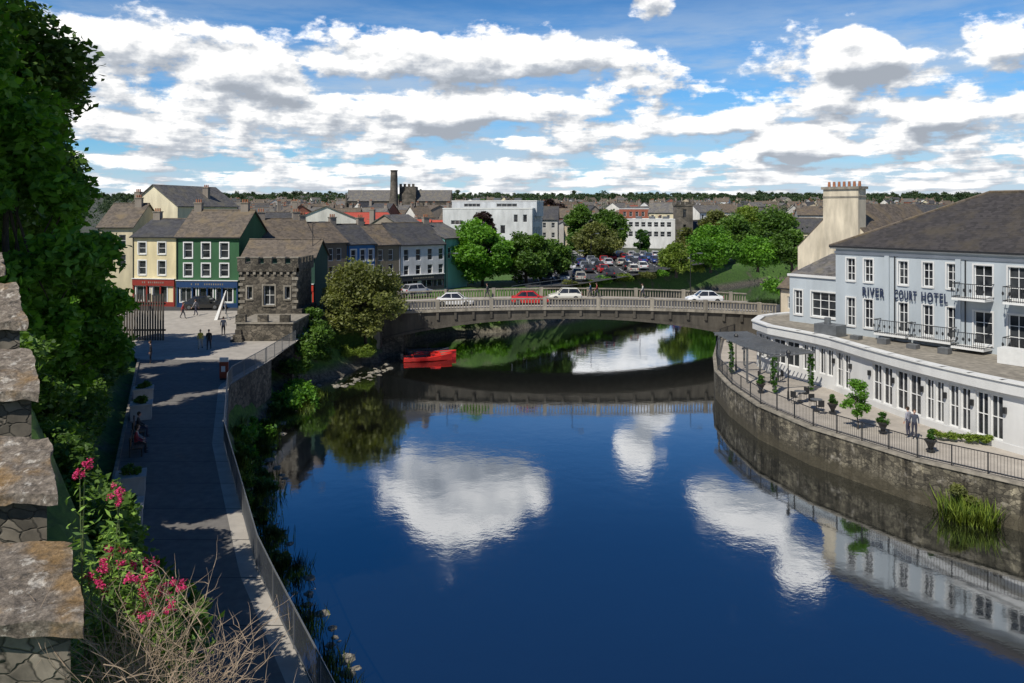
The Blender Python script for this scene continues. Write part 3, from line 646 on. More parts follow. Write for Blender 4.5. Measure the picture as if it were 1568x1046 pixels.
building('church_nave', (bx(1061,226), 226), (bx(1095,232), 232), 9, 5, 9.5, grid_ops([2,4.5], 1, [(6.5,8.5)]), rh=3.5, rm=SLATE, wallm=CHSTONE).finish()

# town fill
pal = [(.7,.68,.62),(.62,.55,.42),(.5,.48,.44),(.75,.75,.73),(.4,.33,.26),(.3,.25,.2),(.68,.6,.4),(.45,.44,.45),(.3,.12,.08),(.5,.42,.3),(.22,.2,.18)]
def blocked(px, Y):
    if Y < 185 and 655 < px < 1260: return True
    if Y < 140 and px < 700: return True
    if 150 < Y < 200 and 470 < px < 850: return True
    if 180 < Y < 215 and 670 < px < 840: return True
    if 925 < px < 1110 and 186 < Y < 262: return True
    if 500 < px < 720 and 395 < Y < 450: return True
    return False
cnt = 0
for band in [128, 143, 160, 178, 205, 222, 240, 262, 285, 310, 340, 370, 390, 455, 500, 545, 590, 640, 690, 760, 830, 910, 1000, 1100]:
    px = 225+R.uniform(0, 20)
    while px < 1460:
        w = R.uniform(6, 14); Y = band+R.uniform(-5, 5); wpx = w/Y*1220
        pr_ = .93 if px < 900 else (.4 if Y < 262 else .6)
        if Y > 700: pr_ *= .55
        if not blocked(px, Y) and not blocked(px+wpx, Y) and R.random() < pr_:
            z0 = float(terrain(bx(px, Y), Y)); h = R.choice([4.6, 5.6, 7.2, 8, 9.2]) if Y < 400 else R.uniform(4.5, 8.5)
            if Y > 250 and px < 900: h -= .8
            ang = R.uniform(-.55, .7); fr_ = R.random() < .3
            p0 = (bx(px, Y), Y); p1 = (p0[0]+w*math.cos(ang), Y+w*math.sin(ang))
            ncol = int(w/2.4); fl = 1 if h < 6 else 2
            ops = grid_ops([w*(i+.5)/ncol for i in range(ncol)], .95, [(z0+h-2.3, z0+h-.9)]+([(z0+h-5, z0+h-3.6)] if fl == 2 else [])) if Y < 500 else []
            building('town_house', p0, p1, R.uniform(7, 10), z0, z0+h, ops, R.choice(pal), roof='front' if fr_ else 'gable', rh=R.uniform(2.0, 3.6), rm=R.choice([SLATE, SLATE, SLATEB, SLATEB, SLATEG, SLATEG, REDROOF if R.random() < .12 else SLATEB]), chim=[(.6, 4, .9)]+([(w-.6, 4, .9)] if R.random() < .4 else [])).finish(); cnt += 1
        px += wpx*R.uniform(.95, 1.4)
print('houses', cnt)

# ------------------------------------------------------------------ hotel
HW = plain('hotel_blue_grey_render', (.40, .445, .48), .8, .14, .7, streak=True)
HWW = plain('hotel_white_render', (.62, .62, .61), .7, .14, .7, streak=True)
CREAM = plain('cream_lime_render', (.68, .60, .46), .9, .38, 1.1, streak=True)
a = Asm('quay_terrace', (25, 60, 0))
poly = QUAY+[(26, 91), (30, 91), (90, 91), (90, 2)]
TERR = plain('terrace_flags', (.4, .36, .31), .85, .2, 1.1)
a.prism('quay_wall', QSTONE, poly, -1.45, 2.3, TERR)
for p, q in zip(QUAY[:-1], QUAY[1:]):
    p = Vector(p); q = Vector(q); d = (q-p).normalized()
    out = Vector((-d.y, d.x)); pa = p+out*.1; qa = q+out*.1; pb = p-out*.45; qb = q-out*.45
    a.hexa('coping', CONC, [(*pa,2.303),(*qa,2.303),(*qb,2.303),(*pb,2.303),(*pa,2.42),(*qa,2.42),(*qb,2.42),(*pb,2.42)])
a.finish()
def resample(P, step):
    P = [Vector(p) for p in P]; out = []
    for i in range(len(P)-1):
        p0 = P[max(i-1, 0)]; p1 = P[i]; p2 = P[i+1]; p3 = P[min(i+2, len(P)-1)]
        k = max(1, round((p2-p1).length/step))
        for j in range(k):
            t = j/k; out.append(.5*((2*p1)+(-p0+p2)*t+(2*p0-5*p1+4*p2-p3)*t*t+(-p0+3*p1-3*p2+p3)*t**3))
    out.append(P[-1]); return out
railing('terrace_railing', [(q[0]+.25, q[1]+.1, 2.42) for q in QUAY[1:]], 1.1, 1.8, .15, DARK, (1., .12), .035, .011)

a = Asm('riverside_hotel', (28, 58, 2.4))
FR = [(31, 76.5), (26.5, 75.3), (23, 73), (21.5, 70), (21.8, 67), (23.2, 64), (24.5, 60.5), (25.2, 56), (26.3, 51), (28.2, 45.5), (31.5, 39), (36, 32.5), (42, 26)]
fc = resample(FR, 2.3)
for i, (p, q) in enumerate(zip(fc[:-1], fc[1:])):
    d = q-p; L = d.length; a.frame(p.x, p.y, 0, math.atan2(d.y, d.x))
    tall = p.y < 62
    op = [(.18, 2.75 if tall else 3.3, L/2-.06, 5.3, 2, 2 if tall else 1), (L/2+.06, 2.75 if tall else 3.3, L-.18, 5.3, 2, 2 if tall else 1)] if (i % 6 != 4) else []
    a.wall('conservatory_walls', HWW, L, 2.3, 5.6, op, rec=.2, fr=WHITE, fw=.07)
    a.hexa('roof_fascia', HWW, [(-.1,-.35,5.602),(L+.1,-.35,5.602),(L,.2,5.602),(0,.2,5.602),(-.1,-.35,6.25),(L+.1,-.35,6.25),(L,.2,6.25),(0,.2,6.25)])
    a.hexa('roof_fascia', FRAME, [(-.12,-.45,6.252),(L+.12,-.45,6.252),(L,.2,6.252),(0,.2,6.252),(-.12,-.45,6.36),(L+.12,-.45,6.36),(L,.2,6.36),(0,.2,6.36)])
    if tall: a.box('sill_band', HWW, (0,-.06,2.3), (L,-.003,2.7)); a.box('wall_lights', DARK, (-.08,-.2,4.4), (.08,-.01,4.75))
a.frame(0, 0)
roofpoly = [(p.x, p.y) for p in fc]+[(50, 30), (50, 76)]
a.prism('flat_roof', CONC, roofpoly, 5.9, 6.2)
A0 = Vector((26., 64.)); D0 = Vector((33.9-26, 52.7-64)).normalized(); ang = math.atan2(D0.y, D0.x); HL = 28.; ZE = 13.05
a.frame(A0.x, A0.y, 0, ang)
def hs(p):
    t = (p-784)/1220; return (A0.y*t-A0.x)/(D0.x-D0.y*t)
up = [1303,1330,1383,1421,1458]; ops = []
for p in up:
    s = hs(p); ops += [(s-.36,10.45,s+.36,12.2,2,3), (s-.36,6.9,s+.36,9.1,2,3)]
for s in (11.2, 13.4, 16, 18.4, 20.8, 23.2): ops += [(s-.6,10.05,s+.6,12.2,2,3), (s-.6,6.75,s+.6,9.0,2,3)]
a.wall('walls', HW, HL, 5, ZE, ops, rec=.18, sur=HWW, surw=.11, fr=WHITE, fw=.055)
D = 13
a.quad('walls', HW, (0,D,5), (0,0,5), (0,0,ZE), (0,D,ZE)); a.quad('walls', HW, (HL,0,5), (HL,D,5), (HL,D,ZE), (HL,0,ZE)); a.quad('walls', HW, (HL,D,5),(0,D,5),(0,D,ZE),(HL,D,ZE))
a.box('string_courses', HWW, (-.05,-.1,12.55), (HL,-.003,12.75)); a.box('eaves', HWW, (-.3,-.35,ZE-.12), (HL+.3,.2,ZE+.05))
a.box('gutter', DARK, (-.3,-.48,ZE-.02), (HL+.3,-.353,ZE+.12))
for s in (hs(1359), hs(1468)): a.box('pilasters', HW, (s-.18,-.14,6.3), (s+.18,-.003,12.548))
for s in (hs(1364), hs(1471)): a.cyl('downpipes', DARK, (s+.35,-.08,6.3), (s+.35,-.08,12.5), .05, n=6)
o = .35; rz = 4.3
a.add('roof', SLATEH, [(-o,-o,ZE+.08),(HL+o,-o,ZE+.08),(HL+o,D+o,ZE+.08),(-o,D+o,ZE+.08),(D/2+2.2,D/2,ZE+rz),(HL-D/2,D/2,ZE+rz)], [(0,1,5,4),(1,2,5),(2,3,4,5),(3,0,4)])
a.cyl('ridge_tiles', SLATEB, (D/2+2.2,D/2,ZE+rz+.03), (HL-D/2,D/2,ZE+rz+.03), .12, n=6); a.cyl('ridge_tiles', SLATEB, (-o,-o,ZE+.1), (D/2+2.2,D/2,ZE+rz+.03), .1, n=6)
def balcony(s0, s1, z, dep=1.0, slab=True):
    if slab: a.box('balcony_slabs', FRAME, (s0,-dep,z-.15), (s1,-.003,z-.003))
    for f in (.08, 1.0): 
        a.cyl('balcony_rails', DARK, (s0,-dep+.05,z+f), (s1,-dep+.05,z+f), .03, n=5)
        a.cyl('balcony_rails', DARK, (s0,-dep+.05,z+f), (s0,0,z+f), .03, n=5); a.cyl('balcony_rails', DARK, (s1,-dep+.05,z+f), (s1,0,z+f), .03, n=5)
    k = int((s1-s0)/.13)
    for i in range(k+1):
        x = s0+(s1-s0)*i/k; a.cyl('balcony_rails', DARK, (x,-dep+.05,z), (x,-dep+.05,z+1.), .018, n=3)
        if i % 3 == 0: a.ball('balcony_rails', DARK, (x,-dep+.05,z+.55), .08, (1,.4,1.8), 6, 4)
balcony(hs(1349), hs(1397), 6.75); balcony(hs(1402), hs(1466), 6.75); balcony(hs(1470), hs(1520), 6.6, 1.3); balcony(13.0, 16.9, 6.6, 1.3)
balcony(hs(1471), hs(1522), 9.95, 1.3); balcony(13.0, 17.0, 9.95, 1.3); balcony(17.8, 21.6, 9.95, 1.3)
a.box('rooftop_vents', GREYM, (-.2,-2.6,6.21), (1.7,-1.2,7.1)); a.cyl('rooftop_vents', GREYM, (.6,-2.,7.1), (.6,-2.,7.6), .25, n=10)
a.box('rooftop_vents', FRAME, (13.5,-3.2,6.21), (15.5,-2.2,7.2)); a.cyl('rooftop_vents', GREYM, (16.4,-3.0,6.2), (16.4,-3.0,8.2), .18, n=10)
for k in range(4): a.box('rooftop_vents', GREYM, (2.6+k*2.3,-2.2-k*.2,6.21), (3.3+k*2.3,-1.6-k*.2,6.5+.1*(k%2)))
NAVY = plain('sign_navy', (.02,.03,.07), .5, .1, bmp=0)
def lettering(txt, s0, s1, z, size):
    cu = bpy.data.curves.new('sign_lettering', 'FONT'); cu.body = txt; cu.size = size; cu.extrude = .03; cu.space_character = 1.25; cu.offset = .015
    cu.materials.append(NAVY)
    ob = bpy.data.objects.new('sign_lettering', cu); q = A0+D0*s0+Vector((D0.y, -D0.x))*.17
    link(ob); bpy.context.view_layer.update(); wd = ob.dimensions.x
    ob.location = (q.x, q.y, z); ob.rotation_euler = (math.pi/2, 0, ang); ob.scale = ((s1-s0)/wd, 1, 1); a.extra.append(ob)
lettering('RIVER', hs(1322), hs(1355), 9.36, .98); lettering('COURT', hs(1371), hs(1405), 9.36, .98); lettering('HOTEL', hs(1412), hs(1452), 9.36, .98)
q = Vector((24.6, 70.6)); a.frame(q.x, q.y, 0, ang)
a.wall('wing_walls', HW, 5.4, 5, 10.2, [(.5,6.9,1.3,9.0,2,3),(2.2,6.9,4.6,9.0,3,3)], rec=.18, sur=HWW, fr=WHITE)
a.quad('wing_walls', HW, (0,8,5),(0,0,5),(0,0,10.2),(0,8,10.2)); a.box('wing_parapet', HWW, (-.15,-.15,10.2), (5.5,.15,10.4))
a.quad('wing_roof', SLATEG, (-.2,.15,10.3), (5.5,.15,10.3), (5.5,4,12.1), (1.5,4,12.1)); a.quad('wing_roof', SLATEG, (-.2,8,10.3), (-.2,.15,10.3), (1.5,4,12.1), (1.5,8,12.1))
a.finish()

# cream house with great chimney
a = Asm('cream_chimney_house', (31, 77, 3)); g0 = Vector((28.7, 80.)); gd = Vector((.6, -.8)); ga = math.atan2(gd.y, gd.x); a.frame(g0.x, g0.y, 0, ga)
W = 8.6; ze = 12.3; zr = 16.5; Dp = 15
a.wall('gable_wall', CREAM, W, 2, ze, [(5.9,8.6,6.5,9.8,1,2)], rec=.2); a.quad('gable_wall', CREAM, (0,0,ze), (W,0,ze), (W/2,0,zr))
a.quad('gable_wall', CREAM, (0,Dp,2),(0,0,2),(0,0,ze),(0,Dp,ze)); a.quad('gable_wall', CREAM, (W,0,2),(W,Dp,2),(W,Dp,ze),(W,0,ze))
t = .14; k = (zr-ze)/(W/2)
a.hexa('roof', SLATEB, [(-.1,.0,ze-.1*k),(W/2,.0,zr),(W/2,Dp,zr),(-.1,Dp,ze-.1*k),(-.1,.0,ze-.1*k+t),(W/2,.0,zr+t),(W/2,Dp,zr+t),(-.1,Dp,ze-.1*k+t)])
a.hexa('roof', SLATEB, [(W/2,.0,zr),(W+.2,.0,ze-.2*k),(W+.2,Dp,ze-.2*k),(W/2,Dp,zr),(W/2,.0,zr+t),(W+.2,.0,ze-.2*k+t),(W+.2,Dp,ze-.2*k+t),(W/2,Dp,zr+t)])
a.hexa('chimney_breast', CREAM, [(2.0,-.35,2),(7.0,-.35,2),(7.0,1.0,2),(2.0,1.0,2),(3.0,-.35,14.0),(6.6,-.35,14.0),(6.6,1.,14.0),(3.0,1.,14.0)])
a.box('chimney_stack', CREAM, (3.0,-.35,14.002), (6.6,1.0,18.0)); a.box('chimney_cap', CONC, (2.85,-.5,18.002), (6.75,1.15,18.25)); a.box('chimney_cap', CONC, (2.95,-.4,17.2), (6.65,1.05,17.35))
for i in range(7): a.cyl('chimney_pots', plain('terracotta', (.35,.14,.07), .8), (3.25+i*.52,.3,18.25), (3.25+i*.52,.3,18.75), .15, .12, 8)
a.finish()
building('small_brown_roof_house', (bx(1194,87), 87), (bx(1236,84), 84), 6, 3, 7.6, [(1,5.4,1.7,6.7,1,2)], (.6,.52,.4), rh=1.9, rm=SLATEB).finish()
building('quayside_cottage', (36, 88), (46, 84), 7, 3, 9, grid_ops([2,5,8], .9, [(6.5,8)]), (.6,.56,.5), rh=2.4, rm=SLATE).finish()

# pergola on the terrace
a = Asm('pergola', (20.5, 64, 2.4))
pg = [(18.2,70), (18.3,66.5), (18.6,63), (19.6,59.5)]; pi_ = [(20.4,70), (20.7,66.5), (21.2,63.5), (22.6,60.3)]
for (x, y), (u, v) in zip(pg, pi_):
    a.cyl('posts', GREYM, (x,y,2.4), (x,y,5.0), .09, n=8); a.cyl('posts', GREYM, (u,v,2.4), (u,v,5.2), .09, n=8); a.cyl('beams', GREYM, (x-.4,y,5.05), (u+.3,v,5.25), .09, n=6)
for L in (pg, pi_):
    for p, q in zip(L[:-1], L[1:]): a.cyl('beams', GREYM, (*p,5.14), (*q,5.14), .1, n=6)
for t in np.linspace(0, 3, 26):
    i = min(2, int(t)); f = t-i; p = Vector(pg[i]).lerp(Vector(pg[i+1]), f); q = Vector(pi_[i]).lerp(Vector(pi_[i+1]), f)
    a.cyl('slats', GREYM, (p.x-.5,p.y,5.24), (q.x+.3,q.y,5.34), .05, n=4)
a.finish()
for i, (x, y) in enumerate([pg[1], pg[3], (22.6, 60.3)]):
    shrub('climbing_plant', [(x+R.uniform(-.06,.06), y, 2.5+.22*k, .24) for k in range(12)], 1600, .08, L_DEEP, 50+i)

def pot_plant(name, x, y, z, hs_=1., kind='ball', seed=0):
    a = Asm(name, (x, y, z)); a.frame(x, y, z)
    a.cyl('urn', DARK, (0,0,0), (0,0,.08), .24, .24, 12); a.cyl('urn', DARK, (0,0,.08), (0,0,.25), .1, .16, 12); a.cyl('urn', DARK, (0,0,.25), (0,0,.55), .16, .3, 12); a.cyl('urn', DARK, (0,0,.55), (0,0,.62), .34, .34, 12); a.cyl('soil', BARK, (0,0,.62), (0,0,.64), .3, .3, 12)
    e = a.finish()
    s = shrub('foliage', [(x, y, z+.7, .34*hs_), (x, y, z+1.05, .22*hs_)], 900, .06, L_DEEP, seed); s.parent = e; s.location -= Vector((x, y, z)); return e
pot_plant('potted_topiary', *gp(1275,632,2.4), 2.4, 1, seed=3); pot_plant('potted_topiary', *gp(1352,662,2.4), 2.4, 1.1, seed=4); pot_plant('potted_topiary', *gp(1165,600,2.4), 2.4, 1., seed=5); pot_plant('potted_topiary', *gp(1425,690,2.4), 2.4, .8, seed=6)
tree('small_terrace_tree', *gp(1312,655,2.4), 2.3, 3.2, 1.05, .12, 22, 3600, .075, L_BRIGHT, 77, trunk=.05)
shrub('clipped_hedge', [(gp(p,675,2.4)[0], gp(p,675,2.4)[1]+(1470-p)*.02, 2.55, .4) for p in range(1440, 1505, 9)], 3500, .07, L_LIME, 9)
rw = gp(1452,792,0); reeds('reed_clump', [(rw[0]+i*.35, rw[1]-i*.3, -.05) for i in range(5)], 1.3, 500, L_LIME, 90)
iw = gp(1465,745,1.6); shrub('wall_ivy', [(iw[0]-.1, iw[1]-.1, 1.3, .5), (iw[0]+.4, iw[1]-.5, .9, .4)], 1500, .07, L_OLIVE, 91)
def lamp(name, x, y, z, h, lantern=True):
    a = Asm(name, (x, y, z)); a.frame(x, y, z)
    a.cyl('post', DARK, (0,0,0), (0,0,.6), .09, .07, 8); a.cyl('post', DARK, (0,0,.6), (0,0,h), .05, .035, 8)
    if lantern:
        a.cyl('lantern', GLASS, (0,0,h), (0,0,h+.4), .1, .17, 6); a.cyl('lantern_cap', DARK, (0,0,h+.4), (0,0,h+.6), .2, .03, 6)
    else:
        a.cyl('arm', DARK, (0,0,h), (.9,-.3,h+.25), .035, .03, 6); a.box('lamp_head', GREYM, (.75,-.4,h+.16), (1.4,-.15,h+.28))
    a.finish()
lamp('terrace_lamp', *gp(1207,612,2.4), 2.4, 3.0); lamp('terrace_lamp', *gp(1127,568,2.4), 2.4, 2.6)
lamp('street_lamp', bx(484,90), 88.5, 5, 9.5, False)
lamp('street_lamp', 7.4, 98.2, 5.3, 5.5, False); lamp('street_lamp', -8, 98.2, 5., 5.5, False); lamp('street_lamp', 22, 98.2, 5., 5.5, False)
for p, Y in ((980,150),(905,140),(1035,160),(945,175)): lamp('street_lamp', bx(p,Y), Y, 4.7, 7, False)
def table_set(x, y, z, r):
    a = Asm('terrace_table', (x, y, z)); a.frame(x, y, z, r)
    a.cyl('top', GREYM, (0,0,.72), (0,0,.75), .4, n=14); a.cyl('pedestal', DARK, (0,0,0), (0,0,.719), .035, n=6); a.cyl('base', DARK, (0,0,0), (0,0,.03), .22, n=10)
    for sg in (-1, 1):
        a.box('chair_seat', DARK, (sg*.75-.2,-.2,.43), (sg*.75+.2,.2,.47)); a.box('chair_back', DARK, (sg*.97-.02,-.2,.472), (sg*.97+.02,.2,.88))
        for u in (-.17,.17):
            for v in (-.17,.17): a.cyl('chair_legs', DARK, (sg*.75+u,v,0), (sg*.75+u,v,.43), .015, n=4)
    a.finish()
for (p, y_) in ((1225,615),(1180,585),(1250,628)): table_set(*gp(p,y_,2.4), 2.4, R.uniform(0,3))

# ------------------------------------------------------------------ cars
def carpaint():
    m, nt, b = newmat('car_paint'); oi = N(nt, 'ShaderNodeObjectInfo'); nt.links.new(oi.outputs['Color'], b.inputs['Base Color'])
    b.inputs['Roughness'].default_value = .28; b.inputs['Coat Weight'].default_value = .6; return m
CPAINT = carpaint(); TYRE = plain('tyre_rubber', (.015,.015,.015), .9, .1, bmp=0); LAMPR = plain('tail_lamp', (.4,.01,.01), .3, .1, bmp=0); LAMPW = plain('head_lamp', (.7,.7,.7), .2, .1, bmp=0)
def car_mesh(hatch=False):
    a = Asm('c'); L = 4.3 if not hatch else 3.9; h = L/2
    st = [(-h,.45,.72,.74),(-h+.12,.3,.92,.82),(-h+.7,.25,.98 if hatch else .95,.87),(-.9,.22,.96,.88),(.6,.22,.93,.88),(h-1.0,.22,.9,.87),(h-.35,.25,.76,.83),(h-.05,.32,.62,.72),(h,.38,.55,.66)]
    vs = []
    for x, zb, zt, w in st:
        vs += [(x,-w*.95,zb),(x,-w,(zb+zt)/2+.04),(x,-w*.92,zt),(x,w*.92,zt),(x,w,(zb+zt)/2+.04),(x,w*.95,zb)]
    fs = []
    for i in range(len(st)-1):
        for j in range(6): fs.append((i*6+j, i*6+(j+1) % 6, (i+1)*6+(j+1) % 6, (i+1)*6+j))
    fs += [tuple(range(6)), tuple(reversed(range(len(vs)-6, len(vs))))]
    a.add('m', CPAINT, vs, fs)
    xb0, xb1, xt0, xt1 = (-h+.12, h-1.15, -h+.5, .35) if hatch else (-h+.55, h-1.15, -h+1.15, .35)
    zb, zt = .93, 1.46; wb, wt = .8, .62
    b = [(xb0,-wb,zb),(xb1,-wb,zb-.02),(xb1,wb,zb-.02),(xb0,wb,zb)]; t = [(xt0,-wt,zt-.03),(xt1,-wt,zt),(xt1,wt,zt),(xt0,wt,zt-.03)]
    a.add('m', GLASS, b+t, [(0,1,5,4),(1,2,6,5),(2,3,7,6),(3,0,4,7)])
    a.add('m', CPAINT, [(x,y,z+.001) for x,y,z in t]+[(x*.97,y*.9,z+.05) for x,y,z in t], [(4,5,6,7),(0,1,5,4),(1,2,6,5),(2,3,7,6),(3,0,4,7)])
    for i in range(4): a.cyl('m', CPAINT, b[i], t[i], .045, .035, 5)
    for sg in (-1, 1): a.cyl('m', CPAINT, (-.35, sg*.81, zb), (-.4, sg*.63, zt), .04, .03, 5); a.box('m', CPAINT, (.75,sg*.93-.08,.93), (.93,sg*.93+.08,1.05))
    for x in (-h+.75, h-.8):
        for sg in (-1, 1):
            a.cyl('m', TYRE, (x,sg*.68,.31), (x,sg*.885,.31), .31, n=14); a.cyl('m', GREYM, (x,sg*.885,.31), (x,sg*.895,.31), .19, n=10)
    for sg in (-1, 1):
        a.box('m', LAMPW, (h-.14,sg*.55-.16,.55), (h-.0,sg*.55+.16,.68)); a.box('m', LAMPR, (-h-.01,sg*.6-.12,.68), (-h+.14,sg*.6+.12,.86))
    p = a.P['m']; me = bpy.data.meshes.new('car'); me.from_pydata(p['v'], [], p['f'])
    for m in p['mats']: me.materials.append(m)
    me.polygons.foreach_set('material_index', p['m']); me.update(); return me
CM = [car_mesh(), car_mesh(True)]
CCOL = [(.5,.5,.52),(.6,.6,.6),(.2,.21,.23),(.03,.03,.035),(.4,.02,.02),(.02,.05,.2),(.08,.08,.09),(.28,.3,.33),(.04,.1,.24),(.4,.38,.33),(.02,.02,.02),(.04,.04,.05)]
def car(name, x, y, z, ang, c=None, k=None):
    o = bpy.data.objects.new(name, CM[R.randrange(2) if k is None else k]); o.location = (x, y, z); o.rotation_euler = (0, 0, ang); o.color = (*(c or R.choice(CCOL)), 1); link(o); return o
car('white_car', bx(697,91.5), 91.2, deck(bx(697,91.5))+.01, 0, (.75,.75,.75), 0); car('red_car', bx(812,91), 91.2, deck(bx(812,91))+.01, 0, (.6,.02,.02), 0)
car('white_car', bx(1078,95), 95, deck(bx(1078,95))+.01, math.pi, (.75,.75,.75), 0); car('silver_car', bx(865,95), 94.6, deck(bx(865,95))+.01, math.pi, (.7,.68,.6), 1)
car('black_car', bx(315,89), 88.6, 5.01, .1, (.02,.02,.02), 0); car('silver_car', bx(640,104), 103, 5.01, .7, (.4,.4,.42), 1)
a = Asm('car_park'); cp = [(2,116),(8,117),(17,129),(30,148),(46,169),(52,182),(4,182),(0,130)]
cpz = lambda Y: 4.85+max(0, (Y-118))*.012
a.add('asphalt', ASPH, [(x,y,cpz(y)) for x,y in cp], [tuple(range(len(cp)))])
for row, Y in enumerate([125,131,139,145.5,154,160.5,169,175.5]):
    xl = 5.5; xr = np.interp(Y, [116,129,148,169,182], [7,15,27,43,49])
    x = xl
    while x < xr:
        a.quad('bay_lines', WHITE, (x-1.3,Y-2.4,cpz(Y-2.4)+.006), (x-1.2,Y-2.4,cpz(Y-2.4)+.006), (x-1.2,Y+2.4,cpz(Y+2.4)+.006), (x-1.3,Y+2.4,cpz(Y+2.4)+.006))
        if R.random() < .93: car('parked_car', x, Y+R.uniform(-.3,.3), cpz(Y)+.012, math.pi/2*(1 if R.random() < .5 else -1)+R.uniform(-.05,.05))
        x += 2.6
a.finish()
railing('far_quay_railing', [(0,107,4.7),(4,113,4.7),(14,127,4.7),(29,148,4.9)], 1.1, 3, 0, GREYM, (1.,.5), .04)

# ------------------------------------------------------------------ boats
def boat(name, x, y, ang, L, B, col, canopy=False):
    m = plain('boat_paint_'+name, col, .35, .1); inn = plain('boat_interior', (.16,.1,.07), .7, .2)
    a = Asm(name, (x, y, 0)); a.frame(x, y, 0, ang)
    n = 9; ring = []
    for i in range(n+1):
        t = i/n; X = -L/2+L*t; w = B/2*(1-max(0,(t-.45)/.55)**2.2)*(.82+.18*min(1, t*3)); zt = .48+.22*max(0, t-.5)**1.2*2
        ring.append([(X,-w,zt),(X,-w*.75,.05),(X,0,-.12),(X,w*.75,.05),(X,w,zt)])
    vs = [v for r in ring for v in r]
    a.add('hull', m, vs, [(i*5+j, i*5+j+1, (i+1)*5+j+1, (i+1)*5+j) for i in range(n) for j in range(4)]+[(0,1,2,3,4)])
    vi = [(v[0]*.96, v[1]*.9, max(v[2]-.02, .12)) for v in vs]
    a.add('inner_hull', inn, vi, [(i*5+j, (i+1)*5+j, (i+1)*5+j+1, i*5+j+1) for i in range(n) for j in range(4)])
    for i in range(n):
        for j in (0, 4): a.cyl('gunwale', m, ring[i][j], ring[i+1][j], .06, n=6)
    for f in (-.3, .0, .22): a.box('thwarts', m, (L*f-.15,-B*.4,.34), (L*f+.15,B*.4,.39))
    a.box('outboard_motor', DARK, (-L/2-.3,-.15,.25), (-L/2-.02,.15,.85))
    if canopy: a.box('cuddy', m, (L*.05,-B*.33,.45), (L*.25,B*.33,.8))
    a.finish()
bp_ = gp(655, 552, 0); boat('red_boat', bp_[0], bp_[1], .25, 5.2, 1.8, (.75,.03,.02), True)
boat('grey_boat', bp_[0]-.3, bp_[1]+3.4, .2, 4.6, 1.6, (.1,.11,.13))
boat('red_rowing_boat', bp_[0]+.6, bp_[1]+1.9, .22, 4.6, 1.4, (.7,.03,.03))
a = Asm('timber_jetty', (bp_[0]-2.5, bp_[1]+4.6, .4)); a.frame(bp_[0]-3, bp_[1]+5.2, 0, .1)
for i in range(16): a.box('planks', FW, (-2.6+i*.34,-.6,.38), (-2.6+i*.34+.3,.6,.44))
for x in (-2.4, 0, 2.4):
    for y in (-.5, .5): a.cyl('piles', FW, (x,y,-1.2), (x,y,.9), .09, n=8)
a.finish()

# ------------------------------------------------------------------ street furniture on path
SKINM = plain('skin', (.5,.3,.22), .6, .08, bmp=0)
PL = plain('planter_concrete', (.42,.41,.39), .8, .15)
for i, Y in enumerate([50, 46, 33.6, 30.2]):
    x = Lx(Y)+.75; a = Asm('concrete_planter', (x, Y, 4)); a.frame(x, Y, 4, .4)
    a.box('box', PL, (-.55,-.55,0), (.55,.55,.8)); a.box('rim', PL, (-.6,-.6,.802), (.6,.6,.9)); e = a.finish()
    s = shrub('planting', [(x, Y, 4.95, .42)], 900, .07, L_MID, 30+i); s.parent = e; s.location -= Vector((x, Y, 4))
BW = plain('bench_timber', (.16,.09,.05), .7, .3)
BENCH = []
for Y in (42.2, 39.4, 27.3):
    x = Lx(Y)+.7; an = math.pi/2+.4; a = Asm('park_bench', (x, Y, 4)); a.frame(x, Y, 4, an)
    for k in range(4): a.box('seat', BW, (-.85,-.35+k*.12,.42), (.85,-.25+k*.12,.46))
    for k in range(3): a.box('backrest', BW, (-.85,.16,.56+k*.14), (.85,.2,.67+k*.14))
    for sx in (-.75, .75):
        a.box('legs', DARK, (sx-.03,-.33,0), (sx+.03,-.27,.419)); a.box('legs', DARK, (sx-.03,.2,0), (sx+.03,.25,.98)); a.box('legs', DARK, (sx-.03,-.27,.36), (sx+.03,.2,.415))
    a.finish(); BENCH.append((x, Y))
x, y = gp(343, 581, 4); a = Asm('information_sign', (x, y, 4)); a.frame(x, y, 4, .1)
a.box('panel', plain('sign_rust', (.28,.06,.03), .6, .2), (-.3,-.06,.1), (.3,.06,1.25)); a.box('panel_top', WHITE, (-.3,-.06,1.252), (.3,.06,1.55)); a.box('foot', DARK, (-.25,-.12,0), (.25,.12,.098)); a.box('notice', WHITE, (-.18,-.068,.55), (.1,-.062,.95)); a.finish()
x, y = bx(336,82), 82.; a = Asm('leaning_mast_sculpture', (x, y, 4.8))
a.hexa('blade', WHITE, [(x-.5,y-.3,4.6),(x-.15,y-.3,4.6),(x-.15,y+.3,4.6),(x-.5,y+.3,4.6),(x+.48,y+.4,7.7),(x+.56,y+.4,7.7),(x+.56,y+.5,7.7),(x+.48,y+.5,7.7)])
for k in range(4): a.cyl('stays', GREYM, (x+.3,y+.35,7.4-k*.5), (x+.9+k*.1,y-.3,4.75), .02, n=4)
a.finish()
for i in range(5):
    x, y = -30.5+i*1.6, 85.; a = Asm('bollard', (x, y, 5)); a.cyl('p', DARK, (x,y,4.8), (x,y,5.8), .09, .07, 8); a.ball('p', DARK, (x,y,5.85), .1); a.finish()

